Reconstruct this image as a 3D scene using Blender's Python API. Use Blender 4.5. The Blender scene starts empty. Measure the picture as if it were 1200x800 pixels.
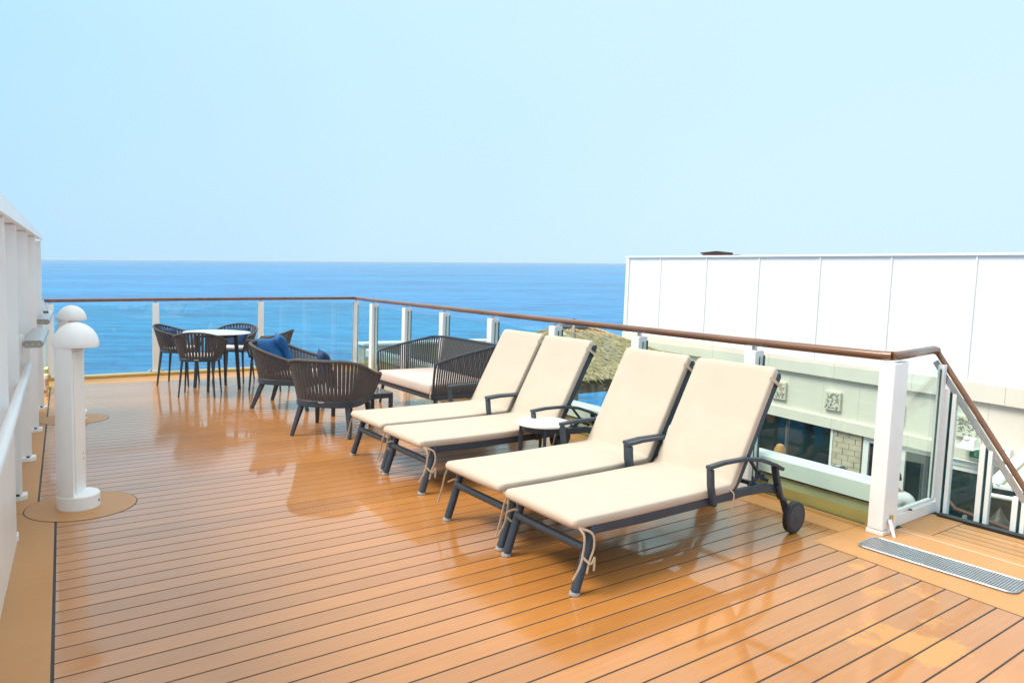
import bpy, bmesh, math, random
from mathutils import Vector, Matrix
random.seed(7)
sc = bpy.context.scene
COL = sc.collection
R = math.radians

# ------------------------------------------------------------------ camera
cam = bpy.data.cameras.new("camera"); camo = bpy.data.objects.new("camera", cam); COL.objects.link(camo)
cam.sensor_width = 36; cam.lens = 25.08; cam.clip_start = .05; cam.clip_end = 60000
def cam_axes(pitch, roll, yaw):
    cp, sp, cr, sr = math.cos(pitch), math.sin(pitch), math.cos(roll), math.sin(roll)
    F = Vector((0, cp, -sp)); U = Vector((0, sp, cp)); X = Vector((1, 0, 0))
    R2 = cr*X + sr*U; U2 = -sr*X + cr*U
    Z = Matrix.Rotation(yaw, 3, 'Z')
    return Z @ R2, Z @ U2, Z @ F
cr_, cu_, cf_ = cam_axes(R(4.914), R(1.9735), R(-36))
mw = Matrix((( cr_.x, cu_.x, -cf_.x, 0), (cr_.y, cu_.y, -cf_.y, 0), (cr_.z, cu_.z, -cf_.z, 1.55), (0, 0, 0, 1)))
camo.matrix_world = mw
sc.camera = camo

# ------------------------------------------------------------------ world, sun, exposure
SUN_EL, SUN_AZ = R(54), R(159)          # azimuth measured from +x towards +y
w = bpy.data.worlds.new("World"); sc.world = w; w.use_nodes = True
nt = w.node_tree; nt.nodes.clear()
wo = nt.nodes.new('ShaderNodeOutputWorld')
sky = nt.nodes.new('ShaderNodeTexSky'); sky.sky_type = 'NISHITA'; sky.sun_disc = False
sky.sun_elevation = SUN_EL; sky.sun_rotation = R(90) - SUN_AZ
sky.dust_density = 3; sky.air_density = 1.2
bg1 = nt.nodes.new('ShaderNodeBackground'); bg1.inputs[1].default_value = .06
nt.links.new(sky.outputs[0], bg1.inputs[0])
# thin bright overcast veil above the blue
tc = nt.nodes.new('ShaderNodeTexCoord'); sx = nt.nodes.new('ShaderNodeSeparateXYZ')
nt.links.new(tc.outputs['Generated'], sx.inputs[0])
rmp = nt.nodes.new('ShaderNodeValToRGB'); e = rmp.color_ramp.elements
e[0].position = 0.0; e[0].color = (.235, .465, .71, 1)
e[1].position = 1.0; e[1].color = (1.40, 1.38, 1.34, 1)
for p, c in ((.10, (.24, .48, .72, 1)), (.25, (.24, .505, .73, 1)), (.40, (.28, .55, .73, 1)), (.62, (1.0, 1.06, 1.06, 1))):
    q = rmp.color_ramp.elements.new(p); q.color = c
nt.links.new(sx.outputs['Z'], rmp.inputs[0])
dirn = nt.nodes.new('ShaderNodeVectorMath'); dirn.operation = 'DOT_PRODUCT'; dirn.inputs[1].default_value = (.9, .2, 0)
nt.links.new(tc.outputs['Generated'], dirn.inputs[0])
ns = nt.nodes.new('ShaderNodeTexNoise'); ns.inputs['Scale'].default_value = 1.3; ns.inputs['Detail'].default_value = 3
nt.links.new(tc.outputs['Generated'], ns.inputs['Vector'])
mr = nt.nodes.new('ShaderNodeMapRange'); mr.inputs[1].default_value = -.2; mr.inputs[2].default_value = 1; mr.inputs[3].default_value = 0; mr.inputs[4].default_value = .66
nt.links.new(dirn.outputs['Value'], mr.inputs[0])
ad = nt.nodes.new('ShaderNodeMath'); ad.operation = 'MULTIPLY_ADD'; ad.inputs[1].default_value = .26; 
nt.links.new(ns.outputs['Fac'], ad.inputs[0]); nt.links.new(mr.outputs[0], ad.inputs[2])
mx = nt.nodes.new('ShaderNodeMix'); mx.data_type = 'RGBA'; mx.inputs[7].default_value = (.57, .71, .76, 1)
nt.links.new(ad.outputs[0], mx.inputs[0]); nt.links.new(rmp.outputs[0], mx.inputs[6])
bg2 = nt.nodes.new('ShaderNodeBackground'); bg2.inputs[1].default_value = .95
nt.links.new(mx.outputs[2], bg2.inputs[0])
addw = nt.nodes.new('ShaderNodeMixShader'); addw.inputs[0].default_value = .95
nt.links.new(bg1.outputs[0], addw.inputs[1]); nt.links.new(bg2.outputs[0], addw.inputs[2])
nt.links.new(addw.outputs[0], wo.inputs['Surface'])

sun = bpy.data.lights.new("sun", 'SUN'); suno = bpy.data.objects.new("sun", sun); COL.objects.link(suno)
sun.energy = 2.4; sun.angle = R(26); sun.color = (1, .93, .80)
sd = Vector((math.cos(SUN_EL)*math.cos(SUN_AZ), math.cos(SUN_EL)*math.sin(SUN_AZ), math.sin(SUN_EL)))
suno.rotation_euler = sd.to_track_quat('Z', 'Y').to_euler()
sc.view_settings.view_transform = 'Standard'; sc.view_settings.look = 'None'
sc.view_settings.exposure = 0.62; sc.view_settings.gamma = 1
sc.cycles.max_bounces = 10; sc.cycles.transparent_max_bounces = 16
sc.cycles.caustics_reflective = False; sc.cycles.caustics_refractive = False

# ------------------------------------------------------------------ materials
def mat(name, col, rough=.5, metal=0, noise=0, nscale=8, bump=0, bscale=40, coat=0, spec=.5, col2=None, bdist=.002, stretch=None, sheen=0, coatr=.05):
    m = bpy.data.materials.new(name); m.use_nodes = True; t = m.node_tree; b = t.nodes['Principled BSDF']
    b.inputs['Base Color'].default_value = (*col, 1); b.inputs['Roughness'].default_value = rough
    b.inputs['Metallic'].default_value = metal; b.inputs['Coat Weight'].default_value = coat; b.inputs['Coat Roughness'].default_value = coatr
    b.inputs['Specular IOR Level'].default_value = spec; b.inputs['Sheen Weight'].default_value = sheen
    c = t.nodes.new('ShaderNodeTexCoord'); vec = c.outputs['Object']
    if stretch:
        mp = t.nodes.new('ShaderNodeMapping'); mp.inputs['Scale'].default_value = stretch
        t.links.new(vec, mp.inputs[0]); vec = mp.outputs[0]
    if noise or col2:
        n = t.nodes.new('ShaderNodeTexNoise'); n.inputs['Scale'].default_value = nscale; n.inputs['Detail'].default_value = 6
        t.links.new(vec, n.inputs['Vector'])
        r = t.nodes.new('ShaderNodeValToRGB'); r.color_ramp.elements[0].position = .3; r.color_ramp.elements[1].position = .7
        c2 = col2 or tuple(min(1, x*(1+noise)) for x in col)
        c1 = col if col2 else tuple(x*(1-noise) for x in col)
        r.color_ramp.elements[0].color = (*c1, 1); r.color_ramp.elements[1].color = (*c2, 1)
        t.links.new(n.outputs['Fac'], r.inputs[0]); t.links.new(r.outputs[0], b.inputs['Base Color'])
    if bump:
        n2 = t.nodes.new('ShaderNodeTexNoise'); n2.inputs['Scale'].default_value = bscale; n2.inputs['Detail'].default_value = 4
        t.links.new(vec, n2.inputs['Vector'])
        bp = t.nodes.new('ShaderNodeBump'); bp.inputs['Strength'].default_value = bump; bp.inputs['Distance'].default_value = bdist
        t.links.new(n2.outputs['Fac'], bp.inputs['Height']); t.links.new(bp.outputs[0], b.inputs['Normal'])
    return m

def rnd_tint(m, lo, hi):
    """multiply base colour by a per-object random value, so that alike planks vary"""
    t = m.node_tree; b = t.nodes['Principled BSDF']; src = b.inputs['Base Color'].links[0].from_socket
    oi = t.nodes.new('ShaderNodeObjectInfo'); r = t.nodes.new('ShaderNodeMapRange'); r.inputs[3].default_value = lo; r.inputs[4].default_value = hi
    t.links.new(oi.outputs['Random'], r.inputs[0])
    v = t.nodes.new('ShaderNodeVectorMath'); v.operation = 'SCALE'; t.links.new(src, v.inputs[0]); t.links.new(r.outputs[0], v.inputs['Scale'])
    t.links.new(v.outputs[0], b.inputs['Base Color'])

def deck_mat(name, col, col2, film=1.0):
    """wet composite planking: warm tan boards, a film of rain water over most of it and dry patches"""
    m = bpy.data.materials.new(name); m.use_nodes = True; t = m.node_tree; b = t.nodes['Principled BSDF']; L = t.links.new
    g = t.nodes.new('ShaderNodeNewGeometry')
    def N(scale, detail=5, st=None, rough=.5):
        n = t.nodes.new('ShaderNodeTexNoise'); n.inputs['Scale'].default_value = scale; n.inputs['Detail'].default_value = detail; n.inputs['Roughness'].default_value = rough
        if st:
            mp = t.nodes.new('ShaderNodeMapping'); mp.inputs['Scale'].default_value = st; L(g.outputs['Position'], mp.inputs[0]); L(mp.outputs[0], n.inputs['Vector'])
        else: L(g.outputs['Position'], n.inputs['Vector'])
        return n
    grain = N(14, 8, (.25, 3.5, 1)); blot = N(1.1, 4); fine = N(160, 2, (.3, 1, 1))
    r = t.nodes.new('ShaderNodeValToRGB'); r.color_ramp.elements[0].position = .28; r.color_ramp.elements[1].position = .75
    r.color_ramp.elements[0].color = (*col, 1); r.color_ramp.elements[1].color = (*col2, 1)
    mixn = t.nodes.new('ShaderNodeMath'); mixn.operation = 'MULTIPLY_ADD'; mixn.inputs[1].default_value = .4
    L(grain.outputs['Fac'], mixn.inputs[0])
    sc_ = t.nodes.new('ShaderNodeMath'); sc_.operation = 'MULTIPLY'; sc_.inputs[1].default_value = .6; L(blot.outputs['Fac'], sc_.inputs[0]); L(sc_.outputs[0], mixn.inputs[2])
    L(mixn.outputs[0], r.inputs[0])
    # dry patches: blobs at fixed places on the deck with ragged edges
    dist = None
    edge = N(4.5, 6, None, .6)
    for (x, y, rad) in ((3.30, 1.40, .20), (3.14, 1.50, .11), (3.70, 1.76, .09), (3.86, 1.62, .08), (3.92, 2.02, .07), (3.55, 1.48, .055), (3.42, 1.28, .10)):
        d = t.nodes.new('ShaderNodeVectorMath'); d.operation = 'DISTANCE'; d.inputs[1].default_value = (x, y, 0); L(g.outputs['Position'], d.inputs[0])
        s = t.nodes.new('ShaderNodeMath'); s.operation = 'SUBTRACT'; s.inputs[0].default_value = rad; L(d.outputs['Value'], s.inputs[1])
        if dist is None: dist = s
        else:
            k = t.nodes.new('ShaderNodeMath'); k.operation = 'MAXIMUM'; L(dist.outputs[0], k.inputs[0]); L(s.outputs[0], k.inputs[1]); dist = k
    k = t.nodes.new('ShaderNodeMath'); k.operation = 'MULTIPLY_ADD'; k.inputs[1].default_value = .42; L(edge.outputs['Fac'], k.inputs[0]); L(dist.outputs[0], k.inputs[2])
    dry = t.nodes.new('ShaderNodeMapRange'); dry.inputs[1].default_value = .215; dry.inputs[2].default_value = .255; L(k.outputs[0], dry.inputs[0])
    dm = t.nodes.new('ShaderNodeMix'); dm.data_type = 'RGBA'; dm.inputs[7].default_value = (.58, .32, .13, 1)
    df = t.nodes.new('ShaderNodeMath'); df.operation = 'MULTIPLY'; df.inputs[1].default_value = .6; L(dry.outputs[0], df.inputs[0])
    L(df.outputs[0], dm.inputs[0]); L(r.outputs[0], dm.inputs[6])
    oi = t.nodes.new('ShaderNodeObjectInfo'); rr = t.nodes.new('ShaderNodeMapRange'); rr.inputs[3].default_value = .91; rr.inputs[4].default_value = 1.07; L(oi.outputs['Random'], rr.inputs[0])
    v = t.nodes.new('ShaderNodeVectorMath'); v.operation = 'SCALE'; L(dm.outputs[2], v.inputs[0]); L(rr.outputs[0], v.inputs['Scale']); L(v.outputs[0], b.inputs['Base Color'])
    b.inputs['Roughness'].default_value = .42 if film > .5 else .5; b.inputs['Specular IOR Level'].default_value = .3
    wet = N(.9, 4, (1, 1.6, 1)); wr = t.nodes.new('ShaderNodeMapRange'); wr.inputs[1].default_value = .38; wr.inputs[2].default_value = .62
    wr.inputs[3].default_value = .04; wr.inputs[4].default_value = .17; L(wet.outputs['Fac'], wr.inputs[0]); L(wr.outputs[0], b.inputs['Coat Roughness'])
    inv = t.nodes.new('ShaderNodeMapRange'); inv.inputs[3].default_value = film; inv.inputs[4].default_value = .10*film; L(dry.outputs[0], inv.inputs[0])
    L(inv.outputs[0], b.inputs['Coat Weight']); b.inputs['Coat IOR'].default_value = 1.54
    bp = t.nodes.new('ShaderNodeBump'); bp.inputs['Strength'].default_value = .25; bp.inputs['Distance'].default_value = .001
    L(fine.outputs['Fac'], bp.inputs['Height']); L(bp.outputs[0], b.inputs['Normal'])
    rip = N(7, 3, (1, 2.2, 1)); bp2 = t.nodes.new('ShaderNodeBump'); bp2.inputs['Strength'].default_value = .05; bp2.inputs['Distance'].default_value = .0012
    L(rip.outputs['Fac'], bp2.inputs['Height']); L(bp2.outputs[0], b.inputs['Coat Normal'])
    return m

def glass_mat(name, tint, refl=1.45, rough=.0):
    m = bpy.data.materials.new(name); m.use_nodes = True; t = m.node_tree; t.nodes.clear()
    o = t.nodes.new('ShaderNodeOutputMaterial'); tr = t.nodes.new('ShaderNodeBsdfTransparent'); tr.inputs[0].default_value = (*tint, 1)
    gl = t.nodes.new('ShaderNodeBsdfGlossy'); gl.inputs['Roughness'].default_value = rough; gl.inputs['Color'].default_value = (.9, .97, .97, 1)
    n = t.nodes.new('ShaderNodeTexNoise'); n.inputs['Scale'].default_value = 1.54
    bp = t.nodes.new('ShaderNodeBump'); bp.inputs['Strength'].default_value = .1; bp.inputs['Distance'].default_value = .002
    t.links.new(n.outputs['Fac'], bp.inputs['Height']); t.links.new(bp.outputs[0], gl.inputs['Normal'])
    fr = t.nodes.new('ShaderNodeFresnel'); gg = t.nodes.new('ShaderNodeNewGeometry'); mi = t.nodes.new('ShaderNodeMapRange')
    mi.inputs[3].default_value = refl; mi.inputs[4].default_value = 1/refl; t.links.new(gg.outputs['Backfacing'], mi.inputs[0]); t.links.new(mi.outputs[0], fr.inputs[0])
    mx_ = t.nodes.new('ShaderNodeMixShader')
    t.links.new(fr.outputs[0], mx_.inputs[0]); t.links.new(tr.outputs[0], mx_.inputs[1]); t.links.new(gl.outputs[0], mx_.inputs[2]); t.links.new(mx_.outputs[0], o.inputs[0])
    return m

def sea_mat():
    m = bpy.data.materials.new('sea_water'); m.use_nodes = True; t = m.node_tree; b = t.nodes['Principled BSDF']; L = t.links.new
    g = t.nodes.new('ShaderNodeNewGeometry')
    b.inputs['Roughness'].default_value = .25; b.inputs['IOR'].default_value = 1.33; b.inputs['Specular IOR Level'].default_value = .2
    hs = []
    for s, st in ((.006, (1, .35, 1)), (.10, (1, .22, 1)), (.35, (1, .3, 1)), (1.1, (1, .5, 1))):
        mp = t.nodes.new('ShaderNodeMapping'); mp.inputs['Rotation'].default_value = (0, 0, R(36)); 
        mp2 = t.nodes.new('ShaderNodeMapping'); mp2.inputs['Scale'].default_value = (st[1], st[0], 1)
        L(g.outputs['Position'], mp.inputs[0]); L(mp.outputs[0], mp2.inputs[0])
        n = t.nodes.new('ShaderNodeTexNoise'); n.inputs['Scale'].default_value = s; n.inputs['Detail'].default_value = 4; L(mp2.outputs[0], n.inputs['Vector']); hs.append(n)
    a = t.nodes.new('ShaderNodeMath'); a.operation = 'ADD'; L(hs[1].outputs[0], a.inputs[0]); L(hs[2].outputs[0], a.inputs[1])
    a2 = t.nodes.new('ShaderNodeMath'); a2.operation = 'MULTIPLY'; a2.inputs[1].default_value = .5; L(a.outputs[0], a2.inputs[0])
    a3 = t.nodes.new('ShaderNodeMath'); a3.operation = 'MULTIPLY_ADD'; a3.inputs[1].default_value = .3; L(hs[0].outputs[0], a3.inputs[0])
    a4 = t.nodes.new('ShaderNodeMath'); a4.operation = 'MULTIPLY'; a4.inputs[1].default_value = .7; L(a2.outputs[0], a4.inputs[0]); L(a4.outputs[0], a3.inputs[2])
    r = t.nodes.new('ShaderNodeValToRGB'); r.color_ramp.elements[0].position = .38; r.color_ramp.elements[1].position = .58
    r.color_ramp.elements[0].color = (.0004, .078, .25, 1); r.color_ramp.elements[1].color = (.002, .225, .52, 1)
    L(a3.outputs[0], r.inputs[0]); L(r.outputs[0], b.inputs['Base Color'])
    bp = t.nodes.new('ShaderNodeBump'); bp.inputs['Strength'].default_value = 1; bp.inputs['Distance'].default_value = .8; L(hs[2].outputs[0], bp.inputs['Height'])
    bp2 = t.nodes.new('ShaderNodeBump'); bp2.inputs['Strength'].default_value = 1; bp2.inputs['Distance'].default_value = .2; L(hs[3].outputs[0], bp2.inputs['Height']); L(bp.outputs[0], bp2.inputs['Normal'])
    L(bp2.outputs[0], b.inputs['Normal'])
    return m

M = dict(
 deck=deck_mat('wet_deck_board', (.395, .150, .028), (.525, .226, .062)),
 margin=deck_mat('deck_margin_board', (.48, .235, .082), (.57, .29, .115), .15), dryd=deck_mat('dry_deck_board', (.44, .22, .075), (.54, .285, .11), .2),
 caulk=mat('black_caulk', (.02, .021, .022), .5, noise=.2),
 yellow=mat('yellow_sill', (.60, .40, .07), .35, noise=.12, coat=.4),
 olive=mat('olive_paint', (.52, .36, .13), .35, noise=.18, nscale=2.5, coat=.3),
 white=mat('white_paint', (.89, .90, .90), .3, noise=.045, nscale=3, bump=.08, bscale=25, coat=.2),
 wpanel=mat('white_screen_paint', (.88, .88, .89), .45, noise=.015, nscale=.7, bump=.06, bscale=6),
 wframe=mat('white_frame_paint', (.89, .895, .89), .35, noise=.02),
 wrail=mat('brown_handrail', (.18, .082, .042), .3, noise=.22, nscale=6, coat=.5, stretch=(3, .4, 3)),
 slate=mat('slate_metal', (.040, .056, .078), .42, noise=.12, nscale=20, spec=.4),
 steel=mat('brushed_steel', (.55, .56, .58), .28, metal=.9, noise=.1, nscale=30),
 alu=mat('aluminium', (.50, .51, .52), .35, metal=.7, noise=.1, nscale=30),
 foot=mat('grey_foot', (.36, .37, .38), .5, noise=.08),
 cushion=mat('cream_cushion_cloth', (.52, .44, .355), .85, noise=.04, nscale=5, bump=.6, bscale=8, sheen=.2, bdist=.010),
 ribbon=mat('tan_ribbon', (.58, .45, .33), .8, noise=.1, nscale=30),
 sofac=mat('ivory_cushion_cloth', (.60, .50, .45), .85, noise=.03, nscale=5, bump=.3, bscale=7, sheen=.2, bdist=.006),
 greyc=mat('pale_grey_cushion_cloth', (.58, .57, .56), .85, noise=.04, nscale=8, bump=.3, bscale=10),
 rope=mat('taupe_rope', (.076, .075, .083), .75, noise=.25, nscale=60, bump=.5, bscale=300, bdist=.001),
 blue=mat('blue_pillow_cloth', (.004, .085, .25), .8, noise=.15, nscale=14, bump=.4, bscale=12, bdist=.006),
 navy=mat('navy_pillow_cloth', (.003, .030, .095), .8, noise=.15, nscale=14, bump=.4, bscale=12, bdist=.006),
 tabletop=mat('white_tabletop', (.82, .82, .82), .2, noise=.01, coat=.5),
 darktop=mat('wet_dark_tabletop', (.14, .12, .12), .15, noise=.2, coat=1),
 tyre=mat('black_wheel', (.022, .025, .03), .5, noise=.1),
 cream=mat('cream_wall', (.80, .75, .65), .6, noise=.03, nscale=2, bump=.08, bscale=18),
 tile=mat('relief_tile', (.70, .67, .56), .7, noise=.10, nscale=12, bump=.5, bscale=30, bdist=.01),
 tiledark=mat('relief_shadow_stone', (.30, .28, .22), .8, noise=.3, nscale=20),
 brick=mat('sand_brick', (.56, .50, .38), .75, noise=.12, nscale=5, bump=.4, bscale=20, bdist=.004),
 mortar=mat('pale_mortar', (.42, .38, .30), .85, noise=.1),
 dglass=mat('dark_window_glass', (.012, .03, .035), .04, noise=.3, nscale=1.5, spec=.6),
 thatch=mat('thatch', (.30, .22, .10), .9, col2=(.74, .62, .38), nscale=20, bump=.8, bscale=50, bdist=.02, stretch=(1, 1, 3)),
 thatchd=mat('thatch_dark', (.13, .10, .055), .9, noise=.35, nscale=20, bump=.6, bscale=40, bdist=.02),
 pole=mat('weathered_pole', (.27, .21, .15), .7, noise=.2, nscale=6, bump=.4, bscale=30),
 ldeck=mat('lower_deck_board', (.20, .13, .08), .35, noise=.25, nscale=3, stretch=(1, 12, 1)),
 hull=mat('hull_paint', (.75, .76, .78), .4, noise=.02),
 darkint=mat('dark_furnishing', (.03, .028, .026), .5, noise=.3),
 brownroof=mat('brown_roof', (.10, .045, .035), .6, noise=.2),
 brass=mat('brass', (.62, .45, .12), .3, metal=.8, noise=.15),
 rosy=mat('pinkish_fender', (.62, .32, .25), .5, noise=.1),
 green=mat('green_sign', (.02, .30, .18), .4, noise=.05),
 signw=mat('sign_lettering', (.75, .85, .80), .5, noise=.02),
 canopyc=mat('cream_canvas', (.74, .66, .50), .8, noise=.05, bump=.2, bscale=8),
 skin=mat('skin', (.50, .27, .18), .5, noise=.06), hair=mat('brown_hair', (.09, .05, .03), .6, noise=.3, nscale=50),
 shirt=mat('white_shirt', (.78, .80, .82), .8, noise=.03, bump=.4, bscale=12, bdist=.01), trousers=mat('navy_trousers', (.03, .04, .07), .8, noise=.1),
 amber=mat('amber_knob', (.45, .23, .08), .4, noise=.15),
 glass=glass_mat('railing_glass', (.90, .972, .950)), gedge=mat('glass_edge', (.004, .055, .060), .15, noise=.2),
 sea=sea_mat(),
)

# ------------------------------------------------------------------ mesh helpers
class MB:
    def __init__(s): s.v = []; s.f = []; s.mi = []
    def add(s, vs, fs, mi=0):
        o = len(s.v); s.v += [tuple(v) for v in vs]; s.f += [tuple(i+o for i in f) for f in fs]; s.mi += [mi]*len(fs); return s
    def box(s, a, b, mi=0, bev=0):
        x0, y0, z0 = [min(p, q) for p, q in zip(a, b)]; x1, y1, z1 = [max(p, q) for p, q in zip(a, b)]
        if bev:
            bm = bmesh.new(); bmesh.ops.create_cube(bm, size=1)
            for v in bm.verts: v.co = Vector(((x0+x1)/2+v.co.x*(x1-x0), (y0+y1)/2+v.co.y*(y1-y0), (z0+z1)/2+v.co.z*(z1-z0)))
            bmesh.ops.bevel(bm, geom=bm.edges[:], offset=bev, segments=2, affect='EDGES', profile=.5)
            bm.verts.index_update(); s.add([v.co[:] for v in bm.verts], [[v.index for v in f.verts] for f in bm.faces], mi); bm.free(); return s
        V = [(x0,y0,z0),(x1,y0,z0),(x1,y1,z0),(x0,y1,z0),(x0,y0,z1),(x1,y0,z1),(x1,y1,z1),(x0,y1,z1)]
        return s.add(V, [(0,3,2,1),(4,5,6,7),(0,1,5,4),(1,2,6,5),(2,3,7,6),(3,0,4,7)], mi)
    def hexa(s, V, mi=0):     # 4 bottom (ccw) + 4 top
        return s.add(V, [(0,3,2,1),(4,5,6,7),(0,1,5,4),(1,2,6,5),(2,3,7,6),(3,0,4,7)], mi)
    def prism(s, pts, z0, z1, mi=0):
        n = len(pts); V = [(x, y, z0) for x, y in pts] + [(x, y, z1) for x, y in pts]
        return s.add(V, [tuple(range(n-1, -1, -1)), tuple(range(n, 2*n))] + [(i, (i+1) % n, (i+1) % n+n, i+n) for i in range(n)], mi)
    def sweep(s, path, sec, up=(0, 0, 1), mi=0, scales=None, closed=False, caps=True):
        P = [Vector(p) for p in path]; n = len(P); m = len(sec); up = Vector(up); V = []
        for i, p in enumerate(P):
            if closed: t = P[(i+1) % n]-P[i-1]
            else:
                t = (P[min(i+1, n-1)]-P[max(i-1, 0)])
            t.normalize(); u0 = up if abs(t.dot(up)) < .98 else Vector((1, 0, 0))
            sd_ = t.cross(u0).normalized(); uu = sd_.cross(t); k = scales[i] if scales else (1, 1)
            if not isinstance(k, tuple): k = (k, k)
            for a, b in sec: V.append(p+sd_*a*k[0]+uu*b*k[1])
        F = []
        for i in range(n if closed else n-1):
            j = (i+1) % n
            for q in range(m): F.append((i*m+q, i*m+(q+1) % m, j*m+(q+1) % m, j*m+q))
        if caps and not closed: F += [tuple(range(m-1, -1, -1)), tuple((n-1)*m+q for q in range(m))]
        return s.add(V, [tuple(reversed(f)) for f in F], mi)
    def tube(s, path, r, n=10, mi=0, scales=None, closed=False, up=(0, 0, 1)):
        return s.sweep(path, [(r*math.cos(2*math.pi*i/n), r*math.sin(2*math.pi*i/n)) for i in range(n)], up, mi, scales, closed)
    def bar(s, path, wd, h, mi=0, up=(0, 0, 1), scales=None, closed=False):
        a, b = wd/2, h/2; c = min(a, b)*.35
        sec = [(-a+c, -b), (a-c, -b), (a, -b+c), (a, b-c), (a-c, b), (-a+c, b), (-a, b-c), (-a, -b+c)]
        return s.sweep(path, sec, up, mi, scales, closed)
    def lathe(s, prof, n=32, c=(0, 0, 0), mi=0, a0=0, a1=2*math.pi):
        V = []; full = abs(a1-a0-2*math.pi) < 1e-6; k = n if full else n+1
        for r, z in prof:
            for i in range(k):
                a = a0+(a1-a0)*i/n; V.append((c[0]+r*math.cos(a), c[1]+r*math.sin(a), c[2]+z))
        F = []
        for j in range(len(prof)-1):
            for i in range(n):
                i2 = (i+1) % k if full else i+1
                F.append((j*k+i, j*k+i2, (j+1)*k+i2, (j+1)*k+i))
        if full: F += [tuple(range(k-1, -1, -1)), tuple((len(prof)-1)*k+i for i in range(k))]
        return s.add(V, F, mi)
    def build(s, name, m, parent=None, smooth=False, ms=None, angle=40):
        me = bpy.data.meshes.new(name); me.from_pydata(s.v, [], s.f)
        for x in (ms or [m]): me.materials.append(x)
        if ms: me.polygons.foreach_set('material_index', s.mi)
        me.validate(); me.update()
        if smooth:
            me.polygons.foreach_set('use_smooth', [True]*len(me.polygons)); me.set_sharp_from_angle(angle=R(angle))
        o = bpy.data.objects.new(name, me); COL.objects.link(o)
        if parent: o.parent = parent
        return o

def tag(o, label=None, cat=None, group=None, kind=None):
    if label: o['label'] = label
    if cat: o['category'] = cat
    if group: o['group'] = group
    if kind: o['kind'] = kind
    return o
def thing(name, label, cat, loc=(0, 0, 0), rz=0, group=None):
    o = bpy.data.objects.new(name, None); o.empty_display_size = .2; COL.objects.link(o); o.location = loc; o.rotation_euler = (0, 0, rz)
    return tag(o, label, cat, group)
KIDS = {}
def copy_tree(o, parent=None, name=None):
    c = o.copy(); COL.objects.link(c)
    if parent: c.parent = parent
    for ch in list(o.children): copy_tree(ch, c)
    return c
def lerp(a, b, t): return a+(b-a)*t
def circ(cx, cy, r, n=48): return [(cx+r*math.cos(2*math.pi*i/n), cy+r*math.sin(2*math.pi*i/n)) for i in range(n)]

# ------------------------------------------------------------------ sea
SN = Vector((-.0369, -.0050, .9993)).normalized()
def sea_z(x, y): return -27 - (SN.x*x+SN.y*y)/SN.z
mb = MB(); n = 40; rad = [0, 60, 150, 400, 1000, 3000, 7000, 15800]
V = [(0, 0, sea_z(0, 0))]
for r_ in rad[1:]:
    for i in range(n):
        a = 2*math.pi*i/n; V.append((r_*math.cos(a), r_*math.sin(a), sea_z(r_*math.cos(a), r_*math.sin(a))))
F = [(0, 1+i, 1+(i+1) % n) for i in range(n)]
for j in range(len(rad)-2):
    for i in range(n): F.append((1+j*n+i, 1+(j+1)*n+i, 1+(j+1)*n+(i+1) % n, 1+j*n+(i+1) % n))
mb.add(V, F); tag(mb.build('sea', M['sea']), kind='structure')

# ------------------------------------------------------------------ deck
def XR(y): return 4.596+(y-2.219)*(5.026-4.596)/(11.522-2.219)      # line of the side railing
def XLb(y): return .136+.0645*(y-3.03) if y < 5.27 else .193+.066*(y-5.44)   # black joint on the left
def XW(y): return .063+.0825*(y-4.835)                               # windbreak face line
deck = MB().prism([(-.9, -2.5), (5.36, -2.5), (5.36, 2.2), (XR(2.2)+.12, 2.25), (XR(11.4)+.12, 11.55), (.35, 11.30), (-.2, 9.0)], -.30, -.0025).build('deck', M['caulk'])
tag(deck, kind='structure')
YJ = 2.373
def plank(y0, y1, xa0, xa1, xb0, xb1, par, mname='deck', nm='plank', z=0.0, th=.006):
    mb = MB(); nseg = 5; V = []
    for k, t in enumerate((0, .022, .26, .74, .978, 1)):
        y = lerp(y0, y1, t); cz = z - .00010*(2*t-1)**2 - (.0013 if k in (0, nseg) else 0)
        V += [(lerp(xa0, xa1, t), y, cz), (lerp(xb0, xb1, t), y, cz)]
    F = [(2*k, 2*k+1, 2*k+3, 2*k+2) for k in range(nseg)]
    b = len(V); V += [(xa0, y0, z-th), (xb0, y0, z-th), (xb1, y1, z-th), (xa1, y1, z-th)]
    F += [(0, b, b+1, 1), (2*nseg, 2*nseg+1, b+2, b+3)]
    mb.add(V, F); o = mb.build(nm, M[mname], par, smooth=True, angle=14); return o
PITCH = .1222; y = -1.59
XRI = 4.405
while y < 10.68:
    y0, y1 = y+.0042, min(y+PITCH-.0042, 10.70)
    ym = (y0+y1)/2
    if y1 <= YJ+.02: xb = (4.024+.0475*(y0-1.235), 4.024+.0475*(y1-1.235))
    else: xb = (4.392+.022*(y0-YJ), 4.392+.022*(y1-YJ))
    if y0 < 10.69: plank(y0, y1, XLb(y0)+.010, XLb(y1)+.010, xb[0], xb[1], deck)
    y += PITCH
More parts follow.
